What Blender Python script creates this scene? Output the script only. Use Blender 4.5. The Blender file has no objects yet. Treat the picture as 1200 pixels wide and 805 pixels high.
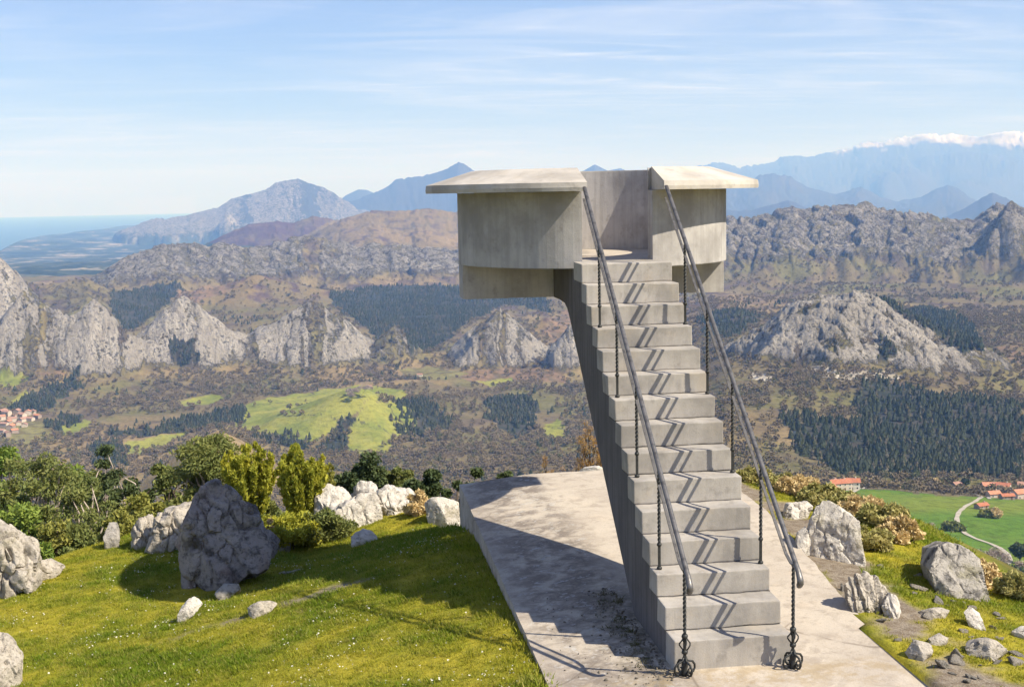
import bpy, bmesh, math, random
import numpy as np
from mathutils import Matrix, Vector

# ------------------------------------------------------------------ camera
SC = bpy.context.scene
COL = SC.collection
CAM = np.array([-2.69809, -10.45514, 3.9487])      # 1 unit = 1 m, x across the stair, y along it
YAW, PITCH, ROLL, F = 0.13175, 0.11299, 0.0183, 1560.0   # F in pixels of the 1200 px wide photograph
def _w(a):
    U = np.array([math.cos(YAW), math.sin(YAW)]); V = np.array([-math.sin(YAW), math.cos(YAW)])
    return np.array([a[0]*U[0]+a[1]*U[1], a[0]*V[0]+a[1]*V[1], a[2]])
_c, _s = math.cos(PITCH), math.sin(PITCH); _cr, _sr = math.cos(ROLL), math.sin(ROLL)
FW = _w((0, _c, -_s)); _up = np.array([0, _s, _c]); _rt = np.array([1., 0, 0])
RT = _w(_rt*_cr-_up*_sr); UP = _w(_up*_cr+_rt*_sr)
cd = bpy.data.cameras.new('camera'); cam = bpy.data.objects.new('camera', cd); COL.objects.link(cam)
cd.sensor_width = 36; cd.sensor_fit = 'HORIZONTAL'; cd.lens = 36*F/1200
cd.clip_start = 0.1; cd.clip_end = 200000
cam.matrix_world = Matrix([[RT[0], UP[0], -FW[0], CAM[0]], [RT[1], UP[1], -FW[1], CAM[1]],
                           [RT[2], UP[2], -FW[2], CAM[2]], [0, 0, 0, 1]])
SC.camera = cam
HEAD = math.atan2(FW[0], FW[1])                    # compass heading of the view, from +y
def ray(px, py):
    return FW + RT*(px-600)/F + UP*(402.5-py)/F
def azel(px, py):
    r = ray(px, py); return math.atan2(r[0], r[1])-HEAD, r[2]/math.hypot(r[0], r[1])

# ------------------------------------------------------------------ light
SUN = np.array([0.80, -0.52, 1.0]); SUN /= np.linalg.norm(SUN)      # towards the sun
W = bpy.data.worlds.new('World'); SC.world = W; W.use_nodes = True
nt = W.node_tree; nt.nodes.clear()
def N(nt, t, **k):
    n = nt.nodes.new(t)
    for a, b in k.items(): setattr(n, a, b)
    return n
wo = N(nt, 'ShaderNodeOutputWorld'); bg = N(nt, 'ShaderNodeBackground'); bg.inputs[1].default_value = 0.085
sky = N(nt, 'ShaderNodeTexSky', sky_type='NISHITA'); sky.sun_disc = False
sky.sun_elevation = math.asin(SUN[2]); sky.sun_rotation = math.atan2(SUN[0], SUN[1])
sky.altitude = 600; sky.air_density = 1.0; sky.dust_density = 0.6; sky.ozone_density = 2.5
# thin cirrus on a plane far overhead
tc = N(nt, 'ShaderNodeTexCoord'); sep = N(nt, 'ShaderNodeSeparateXYZ'); nt.links.new(tc.outputs['Generated'], sep.inputs[0])
def mth(op, a, b=None, c=None):
    n = N(nt, 'ShaderNodeMath', operation=op)
    for i, v in enumerate((a, b, c)):
        if v is None: continue
        if isinstance(v, (int, float)): n.inputs[i].default_value = v
        else: nt.links.new(v, n.inputs[i])
    return n.outputs[0]
zc = mth('ADD', mth('MAXIMUM', sep.outputs[2], 0.0), 0.06)
cx, cy = mth('DIVIDE', sep.outputs[0], zc), mth('DIVIDE', sep.outputs[1], zc)
cmb = N(nt, 'ShaderNodeCombineXYZ'); nt.links.new(cx, cmb.inputs[0]); nt.links.new(cy, cmb.inputs[1])
def cloud(rot, sx, sy, scale, lo, hi, detail=8, rough=0.6, dist=0.6):
    mp = N(nt, 'ShaderNodeMapping'); nt.links.new(cmb.outputs[0], mp.inputs[0])
    mp.inputs['Rotation'].default_value[2] = rot; mp.inputs['Scale'].default_value = (sx, sy, 1)
    no = N(nt, 'ShaderNodeTexNoise'); nt.links.new(mp.outputs[0], no.inputs['Vector'])
    no.inputs['Scale'].default_value = scale; no.inputs['Detail'].default_value = detail
    no.inputs['Roughness'].default_value = rough; no.inputs['Distortion'].default_value = dist
    mr = N(nt, 'ShaderNodeMapRange', interpolation_type='SMOOTHSTEP'); nt.links.new(no.outputs[0], mr.inputs[0])
    mr.inputs[1].default_value = lo; mr.inputs[2].default_value = hi
    return mr.outputs[0]
c1 = cloud(-0.22, 0.55, 1.2, 0.8, 0.40, 0.74, 8, 0.62, 1.6)
c2 = cloud(-0.42, 0.42, 1.7, 1.1, 0.46, 0.78, 9, 0.68, 2.2)
c3 = cloud(0.3, 0.5, 0.8, 0.35, 0.38, 0.72, 4, 0.5)
cl = mth('MINIMUM', mth('ADD', mth('MULTIPLY', mth('ADD', mth('MULTIPLY', c1, 0.60), mth('MULTIPLY', c2, 0.62)), mth('ADD', mth('MULTIPLY', c3, 0.8), 0.25)), mth('MULTIPLY', c3, 0.22)), 0.85)
mix = N(nt, 'ShaderNodeMix', data_type='RGBA'); nt.links.new(cl, mix.inputs[0])
tint = N(nt, 'ShaderNodeMix', data_type='RGBA', blend_type='MULTIPLY'); tint.inputs[0].default_value = 1; nt.links.new(sky.outputs[0], tint.inputs[6]); tint.inputs[7].default_value = (0.615, 0.66, 0.96, 1)
nt.links.new(tint.outputs[2], mix.inputs[6]); mix.inputs[7].default_value = (6.6, 6.9, 8.0, 1)
nt.links.new(mix.outputs[2], bg.inputs[0]); nt.links.new(bg.outputs[0], wo.inputs[0])
sd = bpy.data.lights.new('sun', 'SUN'); sd.energy = 4.7; sd.angle = math.radians(0.53); sd.color = (1, 0.95, 0.86)
so = bpy.data.objects.new('sun', sd); COL.objects.link(so)
so.rotation_mode = 'QUATERNION'; so.rotation_quaternion = Vector(SUN).to_track_quat('Z', 'Y'); so.location = (30, -20, 60)
SC.view_settings.view_transform = 'Standard'; SC.view_settings.look = 'None'
SC.view_settings.exposure = 0.80; SC.view_settings.gamma = 1.0
SC.render.engine = 'CYCLES'
SC.cycles.use_denoising = True
SC.cycles.max_bounces = 6; SC.cycles.diffuse_bounces = 3; SC.cycles.glossy_bounces = 2; SC.cycles.volume_bounces = 1
SC.cycles.transparent_max_bounces = 8

# ------------------------------------------------------------------ helpers
RNG = np.random.RandomState(7); random.seed(7)
def put(o, parent=None):
    COL.objects.link(o)
    if parent is not None: o.parent = parent
    return o
def tag(o, label=None, cat=None, group=None, kind=None):
    if label: o['label'] = label
    if cat: o['category'] = cat
    if group: o['group'] = group
    if kind: o['kind'] = kind
    return o
def empty(name, loc, label, cat, group=None, rz=0.0):
    o = bpy.data.objects.new(name, None); COL.objects.link(o); o.empty_display_size = 0.2
    o.location = [float(a) for a in loc]; o.rotation_euler = (0, 0, rz)
    return tag(o, label, cat, group)
def mesh(name, verts, faces, mat=None, smooth=False):
    me = bpy.data.meshes.new(name)
    verts = np.asarray(verts, np.float32)
    if isinstance(faces, np.ndarray):
        n, k = faces.shape
        me.vertices.add(len(verts)); me.vertices.foreach_set('co', verts.ravel())
        me.loops.add(n*k); me.loops.foreach_set('vertex_index', faces.astype(np.int32).ravel())
        me.polygons.add(n); me.polygons.foreach_set('loop_start', np.arange(0, n*k, k, dtype=np.int32))
        me.update(calc_edges=True)
    else:
        me.from_pydata([tuple(map(float, v)) for v in verts], [], [tuple(map(int, f)) for f in faces]); me.update()
    if smooth: me.polygons.foreach_set('use_smooth', np.ones(len(me.polygons), bool))
    if mat: me.materials.append(mat)
    return me
def obj(name, me, parent=None): return put(bpy.data.objects.new(name, me), parent)
def bm_obj(name, bm, mat, parent=None, smooth=False, bevel=0):
    me = bpy.data.meshes.new(name)
    if bevel: bmesh.ops.bevel(bm, geom=[e for e in bm.edges if e.calc_face_angle(0) > 0.5], offset=bevel, segments=1, affect='EDGES')
    bmesh.ops.recalc_face_normals(bm, faces=bm.faces)
    bm.to_mesh(me); bm.free()
    if smooth:
        for p_ in me.polygons: p_.use_smooth = True
    me.materials.append(mat)
    return obj(name, me, parent)
# gradient noise
PERM = np.random.RandomState(3).permutation(256); PERM = np.concatenate([PERM, PERM]).astype(np.int32)
_g = np.linspace(0, 2*np.pi, 17)[:-1]; GX, GY = np.cos(_g).astype(np.float32), np.sin(_g).astype(np.float32)
def perlin(x, y, seed=0):
    x = np.asarray(x, np.float64)+seed*17.31; y = np.asarray(y, np.float64)+seed*9.77
    xi = np.floor(x).astype(np.int64); yi = np.floor(y).astype(np.int64)
    xf = (x-xi).astype(np.float32); yf = (y-yi).astype(np.float32)
    u = xf*xf*xf*(xf*(xf*6-15)+10); v = yf*yf*yf*(yf*(yf*6-15)+10)
    xi = (xi & 255).astype(np.int32); yi = (yi & 255).astype(np.int32); x1 = (xi+1) & 255; y1 = (yi+1) & 255
    def g(a, b, fx, fy):
        h = PERM[PERM[a]+b] & 15; return GX[h]*fx+GY[h]*fy
    n0 = g(xi, yi, xf, yf); n1 = g(x1, yi, xf-1, yf); n2 = g(xi, y1, xf, yf-1); n3 = g(x1, y1, xf-1, yf-1)
    a = n0+u*(n1-n0); b = n2+u*(n3-n2); return (a+v*(b-a))*1.5
def fbm(x, y, wl, oc=4, seed=0, gain=0.5):
    r = 0; a = 1; t = 0
    for i in range(oc): r = r+a*perlin(x/wl, y/wl, seed+i); t += a; a *= gain; wl /= 2.03
    return r/t
def ridged(x, y, wl, oc=4, seed=0, gain=0.55):
    r = 0; a = 1; t = 0
    for i in range(oc): r = r+a*(1-2*np.abs(perlin(x/wl, y/wl, seed+i))); t += a; a *= gain; wl /= 2.1
    return r/t
_g3 = np.random.RandomState(11).normal(size=(256, 3)); _g3 /= np.linalg.norm(_g3, axis=1)[:, None]
def perlin3(P, seed=0):
    P = P+seed*13.7; I = np.floor(P).astype(int); Fr = P-I; U = Fr*Fr*Fr*(Fr*(Fr*6-15)+10); I &= 255
    out = 0
    for dx in (0, 1):
        for dy in (0, 1):
            for dz in (0, 1):
                h = PERM[PERM[PERM[(I[:, 0]+dx) & 255]+((I[:, 1]+dy) & 255)]+((I[:, 2]+dz) & 255)]
                w = (U[:, 0] if dx else 1-U[:, 0])*(U[:, 1] if dy else 1-U[:, 1])*(U[:, 2] if dz else 1-U[:, 2])
                out = out+w*np.einsum('ij,ij->i', _g3[h], Fr-np.array([dx, dy, dz]))
    return out*1.5
def sstep(a, b, x): t = np.clip((np.asarray(x)-a)/(b-a), 0, 1); return t*t*(3-2*t)
def inpoly(x, y, poly):
    P = np.asarray(poly); r = np.zeros(x.shape, bool); j = len(P)-1
    for i in range(len(P)):
        c = (P[i, 1] > y) != (P[j, 1] > y)
        with np.errstate(divide='ignore', invalid='ignore'):
            r ^= c & (x < (P[j, 0]-P[i, 0])*(y-P[i, 1])/(P[j, 1]-P[i, 1])+P[i, 0])
        j = i
    return r
def polydist(x, y, poly):
    P = np.asarray(poly); d = np.full(x.shape, 1e9)
    for i in range(len(P)):
        a, b = P[i], P[(i+1) % len(P)]; e = b-a
        t = np.clip(((x-a[0])*e[0]+(y-a[1])*e[1])/(e@e), 0, 1)
        d = np.minimum(d, np.hypot(x-a[0]-t*e[0], y-a[1]-t*e[1]))
    return np.where(inpoly(x, y, P), -d, d)

# ------------------------------------------------------------------ materials
def mat(name, rough=0.9, spec=0.2):
    m = bpy.data.materials.new(name); m.use_nodes = True
    b = m.node_tree.nodes['Principled BSDF']; b.inputs['Roughness'].default_value = rough
    b.inputs['Specular IOR Level'].default_value = spec
    return m, m.node_tree, b
class G:
    """small node helper for one material"""
    def __init__(s, nt): s.nt = nt; s.tc = None
    def n(s, t, **k): return N(s.nt, t, **k)
    def l(s, a, b): s.nt.links.new(a, b)
    def co(s, kind='Object', scale=(1, 1, 1), rot=(0, 0, 0)):
        if s.tc is None: s.tc = s.n('ShaderNodeTexCoord')
        mp = s.n('ShaderNodeMapping'); s.l(s.tc.outputs[kind], mp.inputs[0]); mp.inputs['Scale'].default_value = scale; mp.inputs['Rotation'].default_value = rot
        return mp.outputs[0]
    def noise(s, v, scale, detail=5, rough=0.55, dist=0.0):
        n = s.n('ShaderNodeTexNoise'); s.l(v, n.inputs['Vector'])
        for a, b in (('Scale', scale), ('Detail', detail), ('Roughness', rough), ('Distortion', dist)): n.inputs[a].default_value = b
        return n.outputs[0]
    def vor(s, v, scale, feature='F1', rnd=1.0):
        n = s.n('ShaderNodeTexVoronoi', feature=feature); s.l(v, n.inputs['Vector']); n.inputs['Scale'].default_value = scale; n.inputs['Randomness'].default_value = rnd
        return n.outputs['Distance']
    def ramp(s, f, lo, hi):
        n = s.n('ShaderNodeMapRange', interpolation_type='SMOOTHSTEP'); s.l(f, n.inputs[0]); n.inputs[1].default_value = lo; n.inputs[2].default_value = hi
        return n.outputs[0]
    def m(s, op, a, b=None):
        n = s.n('ShaderNodeMath', operation=op)
        for i, v in enumerate((a, b)):
            if v is None: continue
            if isinstance(v, (int, float)): n.inputs[i].default_value = v
            else: s.l(v, n.inputs[i])
        return n.outputs[0]
    def mix(s, f, a, b, blend='MIX'):
        n = s.n('ShaderNodeMix', data_type='RGBA', blend_type=blend)
        for i, v in ((0, f), (6, a), (7, b)):
            if isinstance(v, (int, float)): n.inputs[i].default_value = v
            elif isinstance(v, (tuple, list)): n.inputs[i].default_value = (*v[:3], 1)
            else: s.l(v, n.inputs[i])
        return n.outputs[2]
    def bump(s, h, dist, strength=1.0, prev=None):
        n = s.n('ShaderNodeBump'); s.l(h, n.inputs['Height']); n.inputs['Distance'].default_value = dist; n.inputs['Strength'].default_value = strength
        if prev is not None: s.l(prev, n.inputs['Normal'])
        return n.outputs[0]

def concrete(name, base, dark, stain=0.5, streak=0.0, warm=None, bumpd=0.004, streak_axis='z'):
    m, t, b = mat(name, 0.92, 0.15); g = G(t); v = g.co('Object')
    big = g.noise(v, 1.3, 5, 0.6); mid = g.noise(v, 7, 6, 0.65); fine = g.noise(v, 90, 3, 0.7)
    c = g.mix(g.m('MULTIPLY', g.ramp(big, 0.38, 0.68), stain), base, dark)
    c = g.mix(g.m('MULTIPLY', g.ramp(mid, 0.52, 0.72), stain*0.8), c, dark)
    if warm: c = g.mix(g.m('MULTIPLY', g.ramp(g.noise(v, 3.1, 4, 0.6), 0.5, 0.75), 0.6), c, warm)
    if streak:
        sv = g.co('Object', (9, 9, 0.35)); st = g.noise(sv, 1.6, 6, 0.7)
        c = g.mix(g.m('MULTIPLY', g.ramp(st, 0.45, 0.62), streak), c, tuple(x*0.55 for x in base))
        c = g.mix(g.m('MULTIPLY', g.ramp(st, 0.42, 0.30), streak*0.5), c, tuple(min(1, x*1.25) for x in base))
    c = g.mix(g.m('MULTIPLY', g.ramp(fine, 0.45, 0.75), 0.3), c, tuple(x*0.6 for x in base))
    pit = g.ramp(g.vor(v, 38), 0.10, 0.02)
    c = g.mix(g.m('MULTIPLY', g.m('MULTIPLY', pit, g.ramp(mid, 0.5, 0.6)), 0.6), c, tuple(x*0.3 for x in base))
    t.links.new(c, b.inputs['Base Color'])
    h = g.m('ADD', g.m('MULTIPLY', mid, 0.8), g.m('MULTIPLY', fine, 0.35))
    t.links.new(g.bump(h, bumpd*2, 0.7), b.inputs['Normal'])
    return m
M_STEP = concrete('step_concrete', (0.40, 0.368, 0.325), (0.215, 0.197, 0.175), 0.85, 0.15, (0.40, 0.34, 0.265))
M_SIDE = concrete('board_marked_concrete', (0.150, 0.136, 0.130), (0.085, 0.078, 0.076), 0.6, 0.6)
M_DRUM = concrete('render_concrete', (0.46, 0.43, 0.395), (0.27, 0.25, 0.23), 0.9, 0.32)
M_CAP = concrete('coping_concrete', (0.52, 0.475, 0.41), (0.30, 0.272, 0.235), 0.8, 0.0, (0.46, 0.395, 0.30))

def rock_mat(name, base, dark, lichen, dk=0.5, li=0.3, rust=None, sc=1.0):
    m, t, b = mat(name, 0.95, 0.1); g = G(t); v = g.co('Object')
    big = g.noise(v, 1.6*sc, 6, 0.62, 0.4); mid = g.noise(v, 6*sc, 7, 0.68, 0.3); fine = g.noise(v, 45*sc, 4, 0.7)
    spot = g.ramp(g.noise(v, 17*sc, 5, 0.72, 0.5), 0.56, 0.66)
    c = g.mix(g.m('MULTIPLY', g.ramp(mid, 0.48, 0.66), dk), base, dark)
    c = g.mix(g.m('MULTIPLY', g.ramp(big, 0.50, 0.66), dk*0.9), c, dark)
    c = g.mix(g.m('MULTIPLY', g.ramp(g.noise(v, 2.7*sc, 6, 0.7), 0.52, 0.66), li), c, lichen)
    if rust: c = g.mix(g.m('MULTIPLY', g.ramp(g.noise(v, 1.1*sc, 4, 0.6), 0.5, 0.68), 0.5), c, rust)
    c = g.mix(g.m('MULTIPLY', spot, 0.6), c, tuple(x*0.35 for x in base))
    c = g.mix(g.m('MULTIPLY', g.ramp(fine, 0.5, 0.75), 0.45), c, tuple(x*0.45 for x in base))
    t.links.new(c, b.inputs['Base Color'])
    h = g.m('SUBTRACT', g.m('ADD', mid, g.m('MULTIPLY', fine, 0.3)), g.m('MULTIPLY', spot, 0.2))
    t.links.new(g.bump(h, 0.06/sc, 0.9), b.inputs['Normal'])
    return m
M_LIME = rock_mat('pale_limestone', (0.46, 0.41, 0.34), (0.22, 0.19, 0.155), (0.20, 0.17, 0.075), 0.65, 0.45)
M_WHITE = rock_mat('white_limestone', (0.60, 0.55, 0.475), (0.27, 0.235, 0.195), (0.22, 0.185, 0.075), 0.55, 0.42)
M_GREY = rock_mat('lichen_grey_rock', (0.40, 0.365, 0.315), (0.10, 0.094, 0.088), (0.21, 0.19, 0.09), 0.9, 0.5)
M_DARK = rock_mat('dark_grey_rock', (0.30, 0.268, 0.242), (0.075, 0.068, 0.063), (0.43, 0.39, 0.35), 0.9, 0.45, (0.27, 0.18, 0.145), 1.3)

def iron(name, c, rough, metal):
    m, t, b = mat(name, rough, 0.5); g = G(t); v = g.co('Object')
    n = g.noise(v, 14, 6, 0.7)
    t.links.new(g.mix(g.ramp(n, 0.42, 0.68), c, tuple(x*0.45 for x in c)), b.inputs['Base Color'])
    b.inputs['Metallic'].default_value = metal
    t.links.new(g.bump(g.noise(v, 60, 3, 0.6), 0.002, 0.6), b.inputs['Normal'])
    return m
M_IRON = iron('wrought_iron', (0.035, 0.036, 0.033), 0.55, 0.3)
M_RAIL = iron('worn_steel_rail', (0.150, 0.142, 0.136), 0.42, 0.45)

def leafmat(name, a, b_, var=0.35, sub=0.25):
    m, t, b = mat(name, 0.65, 0.25); g = G(t)
    r = g.n('ShaderNodeNewGeometry').outputs['Random Per Island']
    v = g.co('Object'); n = g.noise(v, 0.9, 3, 0.6)
    c = g.mix(g.m('ADD', g.m('MULTIPLY', r, 0.6), g.m('MULTIPLY', g.ramp(n, 0.35, 0.65), 0.4)), a, b_)
    t.links.new(c, b.inputs['Base Color'])
    tr = g.n('ShaderNodeBsdfTranslucent'); g.l(c, tr.inputs[0])
    mx = g.n('ShaderNodeMixShader'); mx.inputs[0].default_value = sub
    g.l(b.outputs[0], mx.inputs[1]); g.l(tr.outputs[0], mx.inputs[2])
    g.l(mx.outputs[0], t.nodes['Material Output'].inputs[0])
    return m
def plain(name, a, b_, scale=3.0, rough=0.9, rnd=False, coord='Object'):
    m, t, b = mat(name, rough, 0.15); g = G(t)
    f = g.ramp(g.noise(g.co(coord), scale, 5, 0.6), 0.35, 0.68)
    c = g.mix(f, a, b_)
    if rnd:
        oi = g.n('ShaderNodeObjectInfo')
        c = g.mix(g.m('MULTIPLY', oi.outputs['Random'], 0.8), c, tuple(x*0.45 for x in a))
    t.links.new(c, b.inputs['Base Color'])
    return m

# ------------------------------------------------------------------ the near hill, as a height function
RE = 6.6e6
def plane_near(u, v):
    l = np.maximum(-1.2-u, 0); zl = -0.24-np.where(l < 4, 0.22*l, 0.88+0.13*(l-4))-0.04*(np.clip(v, -6, 6)-2.2)-np.clip(v-6, 0, 4.6)*(0.08+0.12*sstep(-.3, -1.2, u))*(1-0.85*sstep(-3.2, -5.0, u))-0.17*np.exp(-((u+4.3)/1.3)**2-((v-7.4)/1.3)**2)
    r = np.maximum(u-2.1, 0); zr = -0.02-0.11*r-0.022*np.clip(v-1, -4, 14)
    zr = zr+0.0*np.exp(-((v-5.9+.55*(u-3.4))/.75)**2)*sstep(2.6, 3.3, u)*(1-sstep(5.6, 6.6, u))
    zr = zr+0.16*np.exp(-((u-3.65)/.5)**2-((v-4.9)/.55)**2)
    w = sstep(-1.2, 1.9, u)
    return zl*(1-w)+zr*w
def on_plane(px, py):
    r = ray(px, py); t = 12.0
    for _ in range(40):
        p = CAM+r*t; t += (p[2]-plane_near(p[0], p[1]))/(-r[2])*0.7
    return CAM+r*t
_br = [(-200, 790), (-60, 722), (0, 702), (75, 664), (110, 645), (160, 630), (230, 622), (330, 618), (400, 612), (440, 608), (500, 603), (535, 601)]
_brR = [(905, 580), (950, 580), (1000, 594), (1060, 640), (1110, 662), (1160, 690), (1210, 706), (1280, 730)]
BRINK = [(-26, -20)]+[tuple(on_plane(*q)[:2]) for q in _br]+[(-1.02, 8.05), (2.6, 8.5)]+[tuple(on_plane(*q)[:2]) for q in _brR]+[(30, -6), (30, -20)]
def profile(d, right):
    L = np.array([[20, -3], [60, -17], [120, -44], [300, -118], [600, -195], [900, -245], [1200, -282], [1500, -301], [1900, -314], [2300, -305], [2700, -285], [3200, -262], [3700, -240], [4200, -243], [5000, -262], [6500, -292], [8000, -345], [9500, -386], [12000, -390], [60000, -390]])
    Rr = np.array([[20, -3], [60, -15], [120, -36], [300, -90], [500, -146], [650, -173], [800, -190], [900, -200], [1000, -221], [1200, -232], [1500, -236], [1700, -230], [2000, -226], [2500, -226], [3000, -226], [3400, -220], [4500, -240], [6000, -262], [8000, -300], [12000, -330], [60000, -330]])
    T = Rr if right else L
    return np.interp(np.log(np.maximum(d, 1)), np.log(T[:, 0]), T[:, 1])
AZ = lambda px: azel(px, 300)[0]
def base(az, d):
    w = sstep(AZ(690), AZ(860), az)
    return profile(d, 0)*(1-w)+profile(d, 1)*w
def near(u, v):
    u = np.asarray(u, float); v = np.asarray(v, float)
    s = polydist(u, v, BRINK); out = np.maximum(s, 0)
    z = plane_near(u, v)-1.6*sstep(8.0, 9.3, v)*sstep(-1.35, -.75, u)*(1-sstep(3.2, 4.4, u))-0.46*(np.sqrt(out*out+1.0)-1.0)
    z = z+0.05*fbm(u, v, 2.2, 3, 5)*sstep(2.6, 4.0, np.abs(u-0.6)+np.maximum(v-7.5, 0))+0.7*sstep(3, 12, out)*fbm(u, v, 9, 3, 8)
    d = np.hypot(u-CAM[0], v-CAM[1]); az = (np.arctan2(u-CAM[0], v-CAM[1])-HEAD+np.pi) % (2*np.pi)-np.pi
    w = sstep(32, 52, d)
    return z*(1-w)+base(az, d)*w
def hit_near(px, py):
    r = ray(px, py); t = 6.0; r_ = r/np.hypot(r[0], r[1])
    ts = np.concatenate([np.arange(7, 30, 0.03), np.arange(30, 55, 0.2)]); P = CAM+r_*ts[:, None]
    z = near(P[:, 0], P[:, 1]); k = np.argmax(P[:, 2] <= z)
    if P[k, 2] > z[k]: k = len(ts)-1
    return np.array([P[k, 0], P[k, 1], z[k]])

# ------------------------------------------------------------------ the far land, on rings round the viewpoint
rows = [50.0]
for lim, step in ((300, ('r', 0.06)), (900, ('r', 0.016)), (1400, ('a', 8.0)), (2700, ('a', 5.2)), (4200, ('a', 9.0)), (8000, ('a', 34.0)), (13500, ('r', 0.008)), (46000, ('r', 0.009))):
    while rows[-1] < lim: rows.append(rows[-1]*(1+step[1]) if step[0] == 'r' else rows[-1]+step[1])
D1 = np.array(rows)
fine = np.linspace(math.radians(-24.5), math.radians(24.5), 900)
side = np.radians(np.arange(27.5, 332, 3.2))
A1 = np.concatenate([fine, side])                     # the last column joins back to the first
azs, ds = np.meshgrid(A1, D1); azw = (azs+np.pi) % (2*np.pi)-np.pi
X = CAM[0]+ds*np.sin(azs+HEAD); Y = CAM[1]+ds*np.cos(azs+HEAD)
curv = ds**2/(2*RE)
ZB = base(azw, ds)
roll_ = sstep(150, 900, ds)*(1-sstep(6000, 12000, ds))
ZB = ZB+roll_*(22*fbm(X, Y, 520, 4, 21)+np.where(ds > 950, 13*ridged(X, Y, 300, 3, 31), 0)*sstep(950, 1300, ds))
Z = ZB.copy()
ROCK = np.zeros_like(Z); TAN = np.zeros_like(Z); PURP = np.zeros_like(Z); SNOW = np.zeros_like(Z); CRAG = np.zeros_like(Z)
def ridge(pts, dc, wf, wb, p=1.0, rock=0, tan=0, purp=0, wob=0.25, gully=0.35, seed=0, lo=0.0, crag=0.0, fd=0.3):
    global Z
    e = sorted(azel(*q) for q in pts); ea = np.array([q[0] for q in e]); ee = np.array([q[1] for q in e])
    sel = (azw > ea[0]-0.06) & (azw < ea[-1]+0.06) & (ds > dc-wf*1.8) & (ds < dc+wb*1.8)
    a, d, x, y = azw[sel], ds[sel], X[sel], Y[sel]
    dcv = dc+wob*wf*perlin(a*dc/(wf*1.3), np.zeros_like(a)+0.37, seed)
    zc = np.interp(a, ea, ee)*dcv+dcv**2/(2*RE)+CAM[2]
    fade = np.minimum(sstep(ea[0]-0.05, ea[0], a), 1-sstep(ea[-1], ea[-1]+0.05, a))
    gl = 1+gully*(ridged(a*dc/(wf*0.42), d/(wf*1.6), 1.0, 3, seed+3))*0.8
    t = np.where(d < dcv, (dcv-d)/wf, (d-dcv)/wb)*gl
    pr = np.clip(1-t, 0, 1)**p*fade
    zb = Z[sel]; z = zb+(zc-zb)*pr
    up = z > zb+0.3
    Z[sel] = np.maximum(zb, z)
    m = pr*up
    for arr, k in ((ROCK, rock), (TAN, tan), (PURP, purp)):
        if k: arr[sel] = np.maximum(arr[sel]*(1-(m > lo)), k*sstep(lo, lo+fd, m)*up)
        else: arr[sel] = arr[sel]*(1-sstep(lo, lo+0.2, m))
    if crag: CRAG[sel] = np.maximum(CRAG[sel], crag*sstep(0, 0.3, m))
def peak(px, py, d0, wl, wr, pyb, df=None, db=None, p=1.0, rock=1.0, seed=0, crag=1.0, lo=0.0, tan=0, star=0.34, fd=.20):
    """wl, wr: half widths in photo pixels; pyb: row of the foot"""
    global Z
    a0, e0 = azel(px, py); _, eb = azel(px, pyb)
    k = d0/F; wl *= k; wr *= k; zt = e0*d0+CAM[2]+d0*d0/(2*RE)
    df = df or 0.5*(wl+wr)*0.95; db = db or df*1.2
    sel = (np.abs(azw-a0)*d0 < max(wl, wr)*1.9) & (ds > d0-df*2) & (ds < d0+db*2)
    la = (azw[sel]-a0)*d0; lb = ds[sel]-d0
    q = np.hypot(np.where(la < 0, la/wl, la/wr), np.where(lb < 0, lb/df, lb/db))
    th = np.arctan2(lb, la)
    q = q*(1+star*0.5*perlin(np.cos(th)*2.1+seed, np.sin(th)*2.1)+star*0.5*ridged(X[sel], Y[sel], (wl+wr)*0.45, 3, seed+5))
    zb = Z[sel]; pr = np.clip(1-np.maximum(q, 0)**1.08, 0, 1)**p; pr0 = pr; pr = np.maximum(pr, .24*np.clip(1-q/1.75, 0, 1)**1.2)
    zf = np.minimum(zb, eb*(d0-df)+CAM[2])+0*zb; z = zb+(zt-zb)*pr
    Z[sel] = np.maximum(zb, z); m = pr0*(z > zb+0.3)
    if rock: ROCK[sel] = np.maximum(ROCK[sel], rock*sstep(lo, lo+fd, m))
    if tan: TAN[sel] = np.maximum(TAN[sel], tan*sstep(lo, lo+0.2, m)); ROCK[sel] *= 1-sstep(lo, lo+.2, m)*(rock == 0)
    if crag: CRAG[sel] = np.maximum(CRAG[sel], crag*sstep(0, 0.25, m))
# snowy range, blue ranges
ridge([(780, 215), (838, 193), (870, 199), (900, 191), (950, 186), (985, 178), (1010, 174), (1050, 168), (1080, 165), (1110, 163), (1150, 166), (1180, 160), (1200, 161), (1300, 172), (1400, 200)], 30000, 9000, 6000, 1.0, seed=41, rock=0.3, wob=.2, crag=140, gully=.8)
SNOW = sstep(-.1, .75, (Z-760)/420+.75*ridged(X*1.0+Y*.25, Y*.45, 900, 4, 77, .6)-.25)*sstep(24000, 26000, ds)*.72
ridge([(820, 232), (847, 226), (865, 222), (890, 209), (905, 206), (925, 212), (950, 223), (980, 229), (1005, 224), (1022, 231), (1050, 242), (1080, 236), (1098, 224), (1110, 220), (1124, 224), (1138, 235), (1170, 246), (1230, 252)], 17000, 4200, 3000, 1.1, seed=42, rock=.35, wob=.2, crag=60, gully=.8)
ridge([(1075, 270), (1100, 262), (1130, 246), (1150, 234), (1163, 228), (1176, 234), (1200, 249), (1240, 262)], 12500, 2500, 2000, 1.0, seed=43, wob=.2, purp=.7, crag=36, gully=.7)
ridge([(830, 262), (850, 251), (880, 250), (905, 243), (925, 240), (945, 246), (980, 256), (1010, 262)], 12800, 2300, 2000, 1.0, seed=44, wob=.2, purp=.7, crag=36, gully=.7)
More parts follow.
